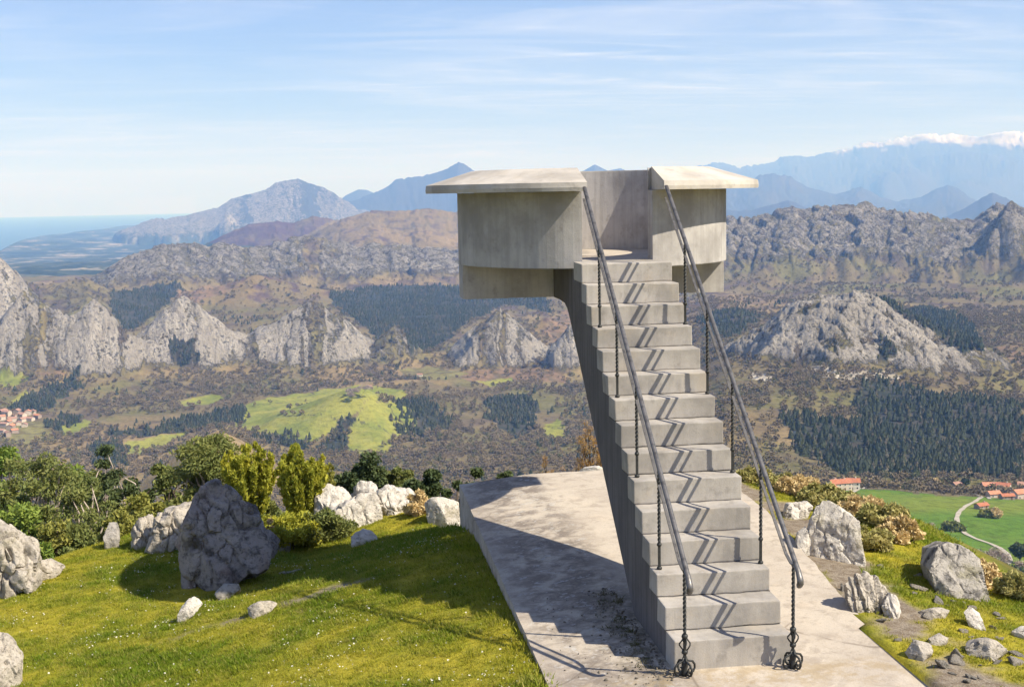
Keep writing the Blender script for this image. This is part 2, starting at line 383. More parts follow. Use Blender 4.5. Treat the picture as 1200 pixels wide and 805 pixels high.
ridge([(560, 222), (640, 212), (672, 202), (684, 199), (697, 191.5), (712, 199), (727, 196), (741, 202), (780, 212), (830, 230)], 19000, 4000, 3000, 1.0, seed=45, wob=.15, purp=.4)
ridge([(392, 240), (405, 229), (420, 221.5), (430, 222), (444, 228), (470, 236)], 19500, 3000, 3000, 1.0, seed=46, wob=.1, purp=.4)
ridge([(400, 243), (425, 233), (445, 224), (465, 213), (475, 212), (500, 209), (520, 203), (536, 195), (546, 197), (560, 204), (600, 210), (660, 226)], 16000, 3600, 3000, 1.0, seed=47, wob=.15, purp=.8, crag=50, gully=.8)
ridge([(195, 262), (225, 256), (255, 250), (278, 234), (290, 231), (302, 229.5), (314, 225), (321, 221), (335, 216), (349, 212.5), (362, 216), (378, 220), (388, 226), (397, 232), (410, 241), (430, 252), (460, 262)], 13200, 2600, 2500, 0.9, seed=48, wob=.2, rock=.80, crag=70, gully=.8)
peak(268, 254, 11800, 20, 16, 274, seed=4, crag=30, rock=.9)
# purple and brown heath hills
ridge([(200, 300), (245, 286), (262, 277), (290, 264), (322, 261), (345, 262), (368, 253), (385, 256), (405, 264), (440, 275), (480, 290)], 7000, 1500, 1500, 1.0, seed=49, purp=1.0, gully=.75, crag=8)
ridge([(340, 290), (372, 272), (400, 258), (428, 249), (445, 247), (470, 248), (500, 246), (530, 249), (560, 247), (620, 251), (680, 255), (740, 262), (800, 275)], 6000, 1700, 1600, 1.0, seed=50, tan=1.0, gully=.85, crag=9)
# karst ridge, left of centre
ridge([(60, 352), (100, 340), (128, 318), (160, 300), (190, 291), (215, 288), (228, 288), (243, 293), (262, 289), (285, 292), (300, 293), (322, 289), (332, 287), (345, 281), (362, 279), (380, 280), (392, 286), (402, 287), (420, 291), (432, 287), (460, 288), (480, 291), (494, 294), (540, 296), (600, 300), (660, 303), (720, 310), (800, 330)], 4000, 560, 600, 1.0, rock=.80, seed=51, lo=.0, fd=.38, crag=14, gully=.45)
ridge([(-80, 330), (60, 333), (100, 327), (140, 345), (180, 355)], 3300, 400, 400, 0.9, rock=.5, seed=57, lo=.2, crag=5)
# karst ridge, right
ridge([(760, 280), (800, 270), (846, 262), (870, 257), (888, 256), (900, 253), (922, 250), (945, 247), (965, 245), (985, 244), (1000, 243), (1018, 246), (1030, 250), (1050, 254), (1075, 259), (1085, 258), (1100, 262), (1130, 263), (1142, 261), (1152, 252), (1162, 248), (1180, 246), (1192, 248), (1205, 247), (1240, 245), (1300, 255)], 3700, 700, 600, 0.95, rock=.78, seed=52, lo=.0, fd=.36, crag=19, gully=.42)
peak(1185, 246, 3350, 45, 60, 320, seed=9, rock=.75, crag=9)
# karst cones
peak(-30, 282, 2750, 120, 130, 400, seed=11, crag=7)
peak(28, 340, 2380, 76, 72, 425, seed=12, crag=5)
peak(110, 350, 2350, 74, 66, 425, seed=13, crag=6)
peak(216, 347, 2420, 96, 84, 440, seed=14, crag=5, p=1.0)
peak(366, 353, 2420, 118, 88, 445, seed=15, crag=5, p=1.0)
peak(462, 381, 2400, 38, 38, 432, seed=16, crag=4, rock=.7)
peak(586, 362, 2350, 80, 78, 432, seed=17, crag=6, p=1.0)
peak(668, 383, 2250, 40, 50, 432, seed=18, crag=8, p=.9)
peak(955, 355, 1760, 112, 130, 458, seed=19, crag=7, p=1.0, star=.35)
peak(1003, 347, 1720, 130, 172, 466, seed=20, crag=7, p=1.0, star=.35)
peak(1090, 400, 1700, 110, 110, 458, seed=22, crag=6, p=1.0, star=.4, rock=.8)
# soft knolls of pasture and heath
peak(420, 452, 1780, 190, 120, 530, df=230, db=230, p=1.4, rock=0, seed=23, crag=0, star=.2)
peak(255, 504, 1350, 105, 95, 560, df=95, db=120, p=0.85, rock=0, seed=24, crag=0, star=.12)
peak(300, 322, 3350, 130, 130, 352, df=220, db=250, p=1.3, rock=0, tan=1, seed=25, crag=0)
peak(640, 372, 2600, 60, 60, 392, df=120, db=150, p=1.3, rock=0, tan=1, seed=26, crag=0)
# crags
cr = CRAG > 0.05
if cr.any():
    xs, ys, amp = X[cr], Y[cr], CRAG[cr]
    wl = np.clip(ds[cr]*0.030, 45, 1500)
    n1 = ridged(xs+0.6*ys, ys*0.8, 1.0, 1, 60) if False else 0
    w1 = 22*fbm(xs, ys, 90, 2, 62); w2 = 22*fbm(xs, ys, 90, 2, 63)
    k = np.maximum(ds[cr]/2600, 0.7)
    xx, yy = (xs+w1*k)/k, (ys+w2*k)/k
    n0 = ridged(xx*1.1-yy*0.25, yy*0.45, 150, 2, 61, 0.5)
    n1 = ridged(xx*1.25+yy*0.35, yy*0.6, 58, 4, 64, 0.6)
    n2 = ridged(xx*1.2-yy*0.3, yy*0.8, 17, 3, 69, 0.6)
    q1 = (xx*.92+yy*.40)/34+1.6*fbm(xx, yy, 110, 3, 80); q2 = (xx*.55-yy*.83)/21+1.5*fbm(xx, yy, 70, 3, 84)
    sl = (1-(q1-np.floor(q1)))-.5; s2 = (1-(q2-np.floor(q2)))-.5
    nf = 1-sstep(8000, 11000, ds[cr]); n3 = ridged(xs/5200+.3*n0, ys/5200, 1, 3, 88)
    Z[cr] += amp*(n0*.8+n1*(.5+.25*nf)+nf*(n2*0.28+sl*.6+s2*.3)+(1-nf)*n3*.8-0.3)
    vg = fbm(xx, yy, 75, 4, 174, .6)
    ROCK[cr] *= 0.30+0.70*sstep(-.5, .4, 0.45*n1+0.45*n0-1.0*vg+.5*sl)
# coast
dco = np.interp(azw, [AZ(-200), AZ(0), AZ(47), AZ(94), AZ(189), AZ(236), AZ(300)], [11000, 12300, 16800, 19000, 25500, 29000, 60000])
dco = dco*(1+0.05*perlin(azw*60, azw*0, 5)); plain_ = (ds > 8200)
low = plain_ & (Z < -330)
Z = np.where(low, -390+sstep(0, 0.15, 1-ds/dco)*(26+60*fbm(X, Y, 2400, 4, 90)), Z)
Z = np.where(plain_ & (ds > dco) & (Z < -300), -440, Z)
Z = Z-curv
Z = Z-0.6*(1-sstep(52, 75, ds))
def HT(x, y):
    """height of the far land at a place"""
    d = math.hypot(x-CAM[0], y-CAM[1]); a = math.atan2(x-CAM[0], y-CAM[1])-HEAD
    i = min(max(np.searchsorted(D1, d)-1, 0), len(D1)-2); j = min(max(np.searchsorted(fine, a)-1, 0), len(fine)-2)
    s = (d-D1[i])/(D1[i+1]-D1[i]); t = (a-fine[j])/(fine[j+1]-fine[j])
    return float((Z[i, j]*(1-s)+Z[i+1, j]*s)*(1-t)+(Z[i, j+1]*(1-s)+Z[i+1, j+1]*s)*t)
def hit(px, py, dmin=200):
    a, e = azel(px, py); j = int(np.clip(round((a-fine[0])/(fine[1]-fine[0])), 0, len(fine)-1))
    el = (Z[:, j]-CAM[2])/D1; k = np.argmax((el >= e) & (D1 > dmin))
    if k == 0: k = len(D1)-1
    d = D1[k]
    if k > 0 and el[k] > el[k-1]: d = D1[k-1]+(D1[k]-D1[k-1])*np.clip((e-el[k-1])/(el[k]-el[k-1]), 0, 1)
    x, y = CAM[0]+d*math.sin(a+HEAD), CAM[1]+d*math.cos(a+HEAD)
    return np.array([x, y, HT(x, y)])

# land cover
C = np.zeros(Z.shape+(3,), np.float32)
na = fbm(X, Y, 150, 5, 101, .6)[..., None]; nb = fbm(X, Y, 60, 5, 105, .6)[..., None]; nc = fbm(X, Y, 700, 3, 108)[..., None]
def mixc(a, b, t): return a+(np.asarray(b, np.float32)-a)*np.clip(t, 0, 1)
C += np.array((0.172, 0.136, 0.068), np.float32)
C = mixc(C, (0.122, 0.092, 0.060), sstep(-.05, .3, nb))
C = mixc(C, (0.145, 0.135, 0.050), sstep(-.05, .3, na)*.85)
C = mixc(C, (0.28, 0.20, 0.10), sstep(.05, .35, nc-.3*nb)*.75)
C = mixc(C, (0.215, 0.155, 0.068), (TAN[..., None]*sstep(-.35, .2, na+nb*.5)))
C = mixc(C, (0.085, 0.055, 0.06), TAN[..., None]*sstep(.05, .35, nb-na*.4)*.85)
C = mixc(C, (0.095, 0.058, 0.068), PURP[..., None]*sstep(-.5, .1, na))
C = mixc(C, (0.10, 0.068, 0.064), sstep(.0, .35, nb+nc*.5)*(ds > 2500)[..., None]*(ds < 4600)[..., None]*.7)
# coastal plain patchwork
pl = ((ds > 4700) & (Z < -215) & (azw < AZ(420)))[..., None]
fld = fbm(X, Y, 330, 5, 120, .62)[..., None]
C = np.where(pl, mixc(mixc(np.broadcast_to(np.array((.06, .075, .05), np.float32), C.shape), (.025, .04, .03), sstep(-.05, .2, fld)), (.30, .26, .20), sstep(.14, .28, -fld)*.95), C)
POLY = {}
MEAD = [[(280, 478), (300, 470), (345, 462), (385, 455), (420, 451), (470, 456), (482, 464), (440, 470), (420, 479), (402, 490), (388, 505), (370, 516), (340, 512), (300, 505), (272, 500)],
        [(420, 480), (450, 470), (478, 477), (487, 490), (480, 505), (463, 512), (455, 531), (435, 534), (403, 526), (412, 502)],
        [(148, 518), (180, 512), (214, 507), (196, 520), (170, 533), (148, 532)],
        [(-60, 440), (0, 433), (25, 427), (38, 440), (20, 452), (-60, 468)], [(5, 473), (30, 455), (39, 461), (12, 476)],
        [(66, 502), (100, 491), (108, 496), (86, 510), (66, 511)], [(640, 497), (655, 490), (668, 505), (660, 516), (638, 511)], [(205, 470), (250, 462), (262, 468), (220, 476)], [(560, 446), (600, 442), (612, 449), (570, 453)]]
OLIVE = [[(470, 433), (500, 428), (545, 437), (520, 446), (470, 441)], [(10, 500), (40, 492), (60, 505), (40, 520), (5, 520)]]
PINE = [[(1012, 446), (1060, 452), (1110, 464), (1190, 472), (1205, 480), (1197, 520), (1192, 561), (1100, 559), (1000, 557), (955, 546), (932, 520), (903, 490), (940, 488), (1000, 494), (1008, 470)],
        [(1030, 350), (1080, 357), (1120, 370), (1145, 385), (1150, 416), (1130, 420), (1100, 396), (1060, 370)],
        [(820, 372), (870, 364), (892, 371), (862, 395), (830, 402)],
        [(130, 347), (165, 336), (212, 334), (202, 350), (172, 376), (150, 388), (130, 362)],
        [(385, 346), (430, 336), (540, 336), (645, 350), (645, 368), (590, 357), (545, 380), (482, 421), (472, 392), (430, 386), (400, 365)],
        [(10, 481), (40, 461), (90, 434), (96, 446), (62, 471), (56, 482), (20, 484)],
        [(568, 470), (622, 461), (629, 480), (612, 516), (590, 506), (570, 490)],
        [(125, 507), (180, 500), (285, 478), (287, 495), (220, 506), (160, 513)],
        [(373, 528), (390, 505), (412, 487), (419, 491), (407, 510), (397, 531)], [(298, 513), (366, 509), (362, 526), (310, 521)],
        [(458, 500), (478, 470), (500, 468), (532, 500), (500, 506), (470, 514)], [(52, 499), (75, 485), (97, 486), (92, 496), (66, 506)], [(194, 398), (226, 396), (228, 424), (206, 428)], [(110, 518), (140, 512), (150, 545), (110, 550)], [(1022, 398), (1050, 397), (1053, 414), (1026, 415)]]
TANP = [[(38, 436), (50, 420), (85, 412), (98, 420), (80, 436), (60, 442)], [(640, 372), (668, 362), (672, 385), (640, 386)], [(200, 343), (240, 336), (262, 330), (262, 345), (230, 352)],
        [(1010, 398), (1012, 378), (1200, 400), (1200, 440), (1150, 425)], [(520, 440), (600, 432), (668, 430), (668, 450), (560, 452)]]
wx, wy = fbm(X, Y, 40, 3, 130), fbm(X, Y, 40, 3, 131)
def cover(polys, amp, dens=None):
    M = np.zeros(Z.shape, bool)
    for P in polys:
        Q = np.array([hit(*q)[:2] for q in P]); lo, hi = Q.min(0)-40, Q.max(0)+40
        s = (X > lo[0]) & (X < hi[0]) & (Y > lo[1]) & (Y < hi[1])
        M[s] |= inpoly(X[s]+amp*wx[s], Y[s]+amp*wy[s], Q)
    return M
m_mead = cover(MEAD, 14); m_mead |= ((azw-AZ(858))*ds > -.10*(900-ds)+60*fbm(X, Y, 170, 4, 133)) & (azw < AZ(1500)) & (ds > 330+60*fbm(X, Y, 130, 4, 134)) & (ds < 905+25*perlin(azw*40, azw*0, 3))
m_pine = cover(PINE, 22); m_tan = cover(TANP, 26); m_ol = cover(OLIVE, 20)
nd = fbm(X, Y, 26, 4, 140)[..., None]
C = np.where(m_tan[..., None], mixc(np.broadcast_to(np.array((.22, .145, .085), np.float32), C.shape), (.13, .10, .06), sstep(-.1, .3, nd)), C)
C = np.where(m_ol[..., None], mixc(np.broadcast_to(np.array((.21, .19, .07), np.float32), C.shape), (.14, .12, .06), sstep(-.1, .3, nd)), C)
C = np.where(m_pine[..., None], mixc(np.broadcast_to(np.array((.040, .045, .034), np.float32), C.shape), (.07, .06, .045), sstep(-.1, .3, nd)), C)
m_sc = cover([[(938, 430), (958, 428), (985, 438), (1035, 434), (1060, 440), (1025, 444), (985, 447), (950, 439)], [(880, 436), (908, 440), (905, 447), (882, 444)]], 9); C = np.where(m_sc[..., None], mixc(np.broadcast_to(np.array((.50, .45, .37), np.float32), C.shape), (.30, .26, .20), sstep(-.1, .3, nd)), C); ROCK = np.where(m_sc, 0, ROCK)
gr = mixc(np.broadcast_to(np.array((.27, .265, .055), np.float32), C.shape), (.18, .205, .04), sstep(-.2, .3, nb))
right_ = (azw > AZ(780))[..., None]
gr = np.where(right_, mixc(np.broadcast_to(np.array((.095, .175, .020), np.float32), C.shape), (.16, .20, .03), sstep(-.25, .25, na)), gr)
hedge = (np.abs(perlin((X+12*wx)/120, (Y+12*wy)/120, 150)) < .012)[..., None] & ~right_
gr = np.where(hedge, np.array((.10, .095, .05), np.float32), gr)
C = np.where(m_mead[..., None], gr, C)
ROCK = np.where(m_pine | m_mead, 0, ROCK*0.70)
rkc = np.clip(ROCK*2.2, 0, 1)[..., None]*(ds < 9000)[..., None]; C = mixc(C, mixc(np.broadcast_to(np.array((.145, .125, .058), np.float32), C.shape), (.085, .068, .05), sstep(-.1, .25, nb)), rkc*.85)
C = mixc(C, (0.82, 0.84, 0.88), SNOW[..., None]); ROCK = ROCK*(1-SNOW)
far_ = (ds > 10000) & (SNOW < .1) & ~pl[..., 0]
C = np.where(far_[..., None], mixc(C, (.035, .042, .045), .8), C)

def land_mat():
    m, t, b = mat('hillside', 0.95, 0.08); g = G(t)
    at = g.n('ShaderNodeAttribute', attribute_name='veg'); ar = g.n('ShaderNodeAttribute', attribute_name='rock')
    v = g.co('Object')
    fine_ = g.noise(v, 0.13, 6, 0.72, 0.0); mid = g.noise(g.co('Object', (1.25, .8, .5), (0, 0, .5)), 0.036, 7, 0.74, 0.15); big = g.noise(v, 0.011, 4, 0.6)
    veg = g.mix(g.m('MULTIPLY', g.ramp(fine_, 0.42, 0.70), 0.55), at.outputs['Color'], (0.30, 0.28, 0.22), 'MULTIPLY')
    lime = g.mix(g.ramp(mid, 0.40, 0.60), (0.66, 0.595, 0.50), (0.34, 0.30, 0.25))
    lime = g.mix(g.ramp(fine_, 0.50, 0.64), lime, (0.12, 0.11, 0.095))
    lime = g.mix(g.ramp(big, 0.40, 0.70), lime, (0.35, 0.31, 0.25))
    f = g.m('ADD', ar.outputs['Fac'], g.m('MULTIPLY', g.m('SUBTRACT', g.m('ADD', g.m('MULTIPLY', mid, .55), g.m('MULTIPLY', fine_, .45)), 0.5), 2.6))
    rf = g.ramp(f, 0.42, 0.62)
    t.links.new(g.mix(rf, veg, lime), b.inputs['Base Color'])
    h = g.m('ADD', g.m('MULTIPLY', mid, 26.0), g.m('MULTIPLY', fine_, 6.0))
    hh = g.m('MULTIPLY', h, g.m('ADD', g.m('MULTIPLY', rf, 0.85), 0.12))
    t.links.new(g.bump(hh, 1.0, 0.9), b.inputs['Normal'])
    return m
M_LAND = land_mat()
def sheet(name, i0, i1):
    nr, ncol = i1-i0, len(A1)
    vt = np.stack([X[i0:i1], Y[i0:i1], Z[i0:i1]], -1).reshape(-1, 3)
    r, c = np.meshgrid(np.arange(nr-1), np.arange(ncol), indexing='ij'); c2 = (c+1) % ncol
    fc = np.stack([r*ncol+c, r*ncol+c2, (r+1)*ncol+c2, (r+1)*ncol+c], -1).reshape(-1, 4)[:, ::-1]
    me = mesh(name, vt, np.ascontiguousarray(fc), M_LAND, True)
    a = me.attributes.new('veg', 'FLOAT_COLOR', 'POINT')
    a.data.foreach_set('color', np.concatenate([C[i0:i1].reshape(-1, 3), np.ones((nr*ncol, 1), np.float32)], 1).astype(np.float32).ravel())
    a = me.attributes.new('rock', 'FLOAT', 'POINT'); a.data.foreach_set('value', ROCK[i0:i1].astype(np.float32).ravel())
    return tag(obj(name, me), kind='structure')
i1 = int(np.searchsorted(D1, 1450)); i2 = int(np.searchsorted(D1, 5000))
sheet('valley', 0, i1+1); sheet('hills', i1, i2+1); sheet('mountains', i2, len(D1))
# sea
sa = np.radians(np.linspace(-70, 40, 60)); sdn = np.geomspace(9000, 76000, 40)
ga, gd = np.meshgrid(sa, sdn)
vt = np.stack([CAM[0]+gd*np.sin(ga+HEAD), CAM[1]+gd*np.cos(ga+HEAD), -396-gd**2/(2*RE)], -1).reshape(-1, 3)
r, c = np.meshgrid(np.arange(39), np.arange(59), indexing='ij')
fc = np.stack([r*60+c, (r+1)*60+c, (r+1)*60+c+1, r*60+c+1], -1).reshape(-1, 4)[:, ::-1]
M_SEA, _t, _b = mat('sea_water', 0.35, 0.5); _b.inputs['Base Color'].default_value = (0.02, 0.07, 0.12, 1)
_gg = G(_t); _t.links.new(_gg.mix(_gg.ramp(_gg.noise(_gg.co('Object', (1, 1, 1)), 0.0006, 4), .4, .6), (0.02, 0.075, 0.12), (0.03, 0.09, 0.14)), _b.inputs['Base Color'])
tag(obj('sea', mesh('sea', vt, np.ascontiguousarray(fc), M_SEA, True)), kind='structure')

#PART2
# ------------------------------------------------------------------ generic solids
def tube(path, rad, sides=6, twist=0.0, flat=None, cap=True):
    """swept tube; rad a number or list; flat=(w,h) gives a rectangular/elliptic section"""
    P = np.asarray(path, float); n = len(P); T = np.gradient(P, axis=0); T /= np.linalg.norm(T, axis=1)[:, None]+1e-12
    R_ = np.broadcast_to(np.asarray(rad, float), (n,)); V = []; up = np.array([0, 0, 1.]) if abs(T[0][2]) < .9 else np.array([1., 0, 0])
    a = np.cross(up, T[0]); a /= np.linalg.norm(a)
    for i in range(n):
        a = a-T[i]*(a@T[i]); a /= np.linalg.norm(a); b = np.cross(T[i], a)
        for k in range(sides):
            th = 2*np.pi*k/sides+np.pi/sides+twist*i
            sx, sy = (flat if flat else (1, 1))
            V.append(P[i]+R_[i]*(sx*math.cos(th)*a+sy*math.sin(th)*b))
    Fc = []
    for i in range(n-1):
        for k in range(sides):
            k2 = (k+1) % sides; Fc.append((i*sides+k, i*sides+k2, (i+1)*sides+k2, (i+1)*sides+k))
    if cap: Fc.append(tuple(range(sides))[::-1]); Fc.append(tuple((n-1)*sides+k for k in range(sides)))
    return np.array(V), Fc
def join(parts):
    V, Fc, o = [], [], 0
    for v, f in parts:
        V.append(v); Fc += [tuple(i+o for i in q) for q in f]; o += len(v)
    return np.concatenate(V), Fc
def box(a, b):
    x0, y0, z0 = a; x1, y1, z1 = b
    V = np.array([(x0, y0, z0), (x1, y0, z0), (x1, y1, z0), (x0, y1, z0), (x0, y0, z1), (x1, y0, z1), (x1, y1, z1), (x0, y1, z1)], float)
    return V, [(0, 3, 2, 1), (4, 5, 6, 7), (0, 1, 5, 4), (1, 2, 6, 5), (2, 3, 7, 6), (3, 0, 4, 7)]
def mobj(name, vf, m, parent=None, smooth=False): return obj(name, mesh(name, vf[0], vf[1], m, smooth), parent)
def loft(sections, closed=False):
    S = np.asarray(sections, float); n, k = S.shape[:2]; Fc = []
    for i in range(n-1 if not closed else n):
        for j in range(k):
            Fc.append((i*k+j, i*k+(j+1) % k, ((i+1) % n)*k+(j+1) % k, ((i+1) % n)*k+j))
    if not closed: Fc.append(tuple(range(k))[::-1]); Fc.append(tuple((n-1)*k+j for j in range(k)))
    return S.reshape(-1, 3), Fc
def fix(me):
    bm = bmesh.new(); bm.from_mesh(me); bmesh.ops.recalc_face_normals(bm, faces=bm.faces); bm.to_mesh(me); bm.free()

# ------------------------------------------------------------------ concrete terrace under the stair
def slab_z(u, v): return -0.035-0.095*np.clip(-u, 0, 1.2)+0.012*np.clip(u-1, 0, 1)
def slab_edge(v): return np.interp(v, [-14, -9, -.8, .5, 1.8, 3.4, 5, 8], [1.9, 1.93, 1.96, 2.0, 2.12, 2.33, 2.5, 2.58])
def slab_mat():
    m, t, b = mat('weathered_terrace', 0.95, 0.12); g = G(t); v = g.co('Object')
    big = g.noise(v, 0.9, 5, 0.6, .3); mid = g.noise(v, 4.5, 7, 0.68, .4); fine_ = g.noise(v, 70, 3, 0.7)
    c = g.mix(g.ramp(big, .4, .65), (0.50, 0.435, 0.35), (0.43, 0.37, 0.30))
    c = g.mix(g.m('MULTIPLY', g.ramp(mid, .48, .66), .75), c, (0.33, 0.28, 0.225)); c = g.mix(g.m('MULTIPLY', g.ramp(g.noise(v, 23, 5, .75), .55, .68), .55), c, (0.27, 0.235, 0.195))
    c = g.mix(g.m('MULTIPLY', g.ramp(g.noise(v, 2.2, 6, .7), .54, .68), .5), c, (0.56, 0.47, 0.36))
    se = g.n('ShaderNodeSeparateXYZ'); g.l(g.tc.outputs['Object'], se.inputs[0])
    # lichen and moss along the foot of the stair wall and down the left half
    wall = g.m('MULTIPLY', g.ramp(se.outputs[0], 0.3, -0.15), g.ramp(se.outputs[0], -1.4, -0.55))
    f = g.m('MULTIPLY', wall, g.ramp(g.m('ADD', mid, g.m('MULTIPLY', big, .5)), .58, .86))
    c = g.mix(g.m('MULTIPLY', f, .85), c, (0.175, 0.145, 0.12))
    c = g.mix(g.m('MULTIPLY', g.m('MULTIPLY', wall, g.ramp(g.noise(v, 9, 5, .7), .55, .66)), .7), c, (0.52, 0.50, 0.46))
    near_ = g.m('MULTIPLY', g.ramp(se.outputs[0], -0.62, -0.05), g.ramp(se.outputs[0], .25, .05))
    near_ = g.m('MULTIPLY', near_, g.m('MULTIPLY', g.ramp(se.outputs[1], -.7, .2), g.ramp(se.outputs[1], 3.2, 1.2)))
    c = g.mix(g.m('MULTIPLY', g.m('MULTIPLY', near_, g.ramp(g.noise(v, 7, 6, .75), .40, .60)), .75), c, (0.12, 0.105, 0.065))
    front = g.m('MULTIPLY', g.ramp(se.outputs[1], .1, -.15), g.ramp(se.outputs[1], -.75, -.3))
    c = g.mix(g.m('MULTIPLY', g.m('MULTIPLY', front, g.ramp(g.noise(v, 5, 5, .7), .42, .6)), .6), c, (0.33, 0.245, 0.13))
    crack = g.ramp(g.vor(g.mix(.3, v, g.n('ShaderNodeTexNoise').outputs[1]), .9, 'DISTANCE_TO_EDGE'), .012, .0)
    c = g.mix(g.m('MULTIPLY', g.m('MULTIPLY', crack, g.ramp(big, .5, .6)), .7), c, (0.16, 0.13, 0.10))
    c = g.mix(g.m('MULTIPLY', g.ramp(fine_, .45, .75), .4), c, (0.27, 0.23, 0.18))
    t.links.new(c, b.inputs['Base Color'])
    t.links.new(g.bump(g.m('ADD', mid, g.m('MULTIPLY', fine_, .4)), 0.012, .8), b.inputs['Normal'])
    return m
M_SLAB = slab_mat()
vs = np.concatenate([np.arange(-14, -3, 1.0), np.arange(-3, 8.01, 0.1)]); fr = np.linspace(0, 1, 34)
gv, gf = np.meshgrid(vs, fr, indexing='ij')
le = -1.045+0.006*perlin(vs*2.3, vs*0, 4); re_ = slab_edge(vs)+0.05*fbm(vs, vs*0+.3, .7, 4, 6)
gu = le[:, None]+(re_-le)[:, None]*gf
back = 7.98+0.03*gu+0.012*perlin(gu*3, gu*0, 2); gv = np.where(gv > 7.95, back, gv)
top = np.stack([gu, gv, slab_z(gu, gv)+0.004*fbm(gu, gv, .8, 3, 9)], -1)
nv, nf = gu.shape; idx = np.arange(nv*nf).reshape(nv, nf)
V = top.reshape(-1, 3); Fc = [tuple(q) for q in np.stack([idx[:-1, :-1], idx[:-1, 1:], idx[1:, 1:], idx[1:, :-1]], -1).reshape(-1, 4)]
ringi = list(idx[:, 0][::-1])+list(idx[0, 1:])+list(idx[1:, -1])+list(idx[-1, 1:-1][::-1])
low_ = V[ringi].copy(); low_[:, 2] -= 0.95; o_ = len(V); V = np.concatenate([V, low_])
for i in range(len(ringi)):
    j = (i+1) % len(ringi); Fc.append((ringi[j], ringi[i], o_+i, o_+j))
tag(mobj('pavement', (V, Fc), M_SLAB), kind='structure')

# ------------------------------------------------------------------ the lookout
RUN, RISE, WID = 0.28305, 0.21, 1.0213
HJ = [0.0038, -.0001, -.0102, -.005, -.0052, .0071, .0028, .0105, .0063, .0002, .0004, -.0036, -.0038, -.003, -.0003]
UC, VC, RO, RI = 0.53, 6.1, 1.68, 1.45
look = empty('lookout_stair', (0.5, 2, -0.05), 'grey concrete lookout stair rising to a round drum platform', 'lookout')
def lpart(name, vf, m, smooth=False, noise_=0.0):
    v = np.asarray(vf[0], float)-np.array(look.location)
    me = mesh(name, v, vf[1], m, smooth); fix(me)
    return obj(name, me, look)
# sloping body under the steps
soff = [(1.18, -.30), (1.47, -.045), (2.3, .59), (3.3, 1.36), (4.2, 2.05), (4.74, 2.465), (4.92, 2.58), (5.10, 2.632), (5.4, 2.645), (7.3, 2.645), (7.45, 3.066)]
prof = [(0.02, -.30)]+soff+[(4.47, 3.066)]+[(4.47, 14*RISE)]
top_ = []
for i in range(14, 0, -1): top_ += [(i*RUN, i*RISE), (i*RUN, (i-1)*RISE)] if i > 1 else [(RUN, RISE), (RUN, 0.0)]
prof += top_+[(0.02, 0.0)]
pr2 = []
for q in prof:
    if not pr2 or abs(q[0]-pr2[-1][0])+abs(q[1]-pr2[-1][1]) > 1e-6: pr2.append(q)
S0 = [[(0.003, q[0], q[1]) for q in pr2], [(WID-.003, q[0], q[1]) for q in pr2]]
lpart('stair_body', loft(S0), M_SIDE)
def step(i):
    v0, v1 = i*RUN, (i+1)*RUN+(0 if i < 14 else 0.22); z1 = (i+1)*RISE+HJ[i]; z0 = i*RISE+(HJ[i-1] if i else -.10)
    u0, u1 = -.004+.003*RNG.randn(), WID+.004*RNG.randn()
    bm = bmesh.new(); vf = box((u0, v0+.004*RNG.randn(), z0+.0005), (u1, v1, z1))
    vv = [bm.verts.new(p) for p in vf[0]]; [bm.faces.new([vv[k] for k in f]) for f in vf[1]]
    bmesh.ops.bevel(bm, geom=bm.edges[:], offset=0.011, segments=2, affect='EDGES', profile=.6)
    bmesh.ops.subdivide_edges(bm, edges=[e for e in bm.edges if e.calc_length() > .6], cuts=14)
    P = np.array([p.co[:] for p in bm.verts]); dsp = np.stack([perlin3(P*6+k*7.7, k) for k in range(3)], 1)*.006+np.stack([perlin3(P*22+k*3.1, k+4) for k in range(3)], 1)*.004
    P = P+dsp; P[:, 2] = np.minimum(P[:, 2], z1+.004)
    for p, q in zip(bm.verts, P): p.co = q-np.array(look.location)
    return bm_obj('step', bm, M_STEP, look, smooth=False)
for i in range(15): step(i)
# drum wall with its opening, floor, coping, beam
def arc_sections(ro, ri, z0, z1, ul, ur, n=72, zi=None, zo=None):
    ao = np.linspace(math.asin((ur-UC)/ro), 2*np.pi+math.asin((ul-UC)/ro), n)
    ai = np.linspace(math.asin((ur-UC)/ri), 2*np.pi+math.asin((ul-UC)/ri), n)
    return ao, ai
def ring(profile, ul, ur, n=96):
    """profile: list of (radius, z); swept round the drum from the right cheek to the left one"""
    secs = []
    angs = [np.linspace(math.asin((ur-UC)/r), 2*np.pi+math.asin((ul-UC)/r), n) for r, z in profile]
    for k in range(n):
        secs.append([(UC+r*math.sin(angs[j][k]), VC-r*math.cos(angs[j][k]), z) for j, (r, z) in enumerate(profile)])
    return loft(secs)
lpart('parapet_wall', ring([(RO, 3.075), (RO, 3.5), (RO, 3.946), (1.474, 3.946), (1.474, 4.2), (RI, 4.2), (RI, 3.07)], .105, .925), M_DRUM)
lpart('coping', ring([(2.07, 3.948), (2.075, 3.99), (2.065, 4.046), (1.50, 4.214), (1.477, 4.214), (1.477, 3.948)], .095, .965), M_CAP)
th = np.linspace(0, 2*np.pi, 65)[:-1]
disc = lambda r, z: [(UC+r*math.sin(a), VC-r*math.cos(a), z) for a in th]
lpart('floor', loft([disc(RI-.003, 3.07), disc(RI-.003, 3.152)]), M_SLAB)
lpart('threshold', box((.11, 4.475, 3.071), (.92, 4.80, 3.155)), M_STEP)
lpart('soffit', loft([disc(RO-.002, 3.069), disc(RO-.002, 3.0735)]), M_DRUM)
lpart('support_beam', box((-1.13, 5.86, 2.648), (-.0005, 6.36, 3.068)), M_DRUM)
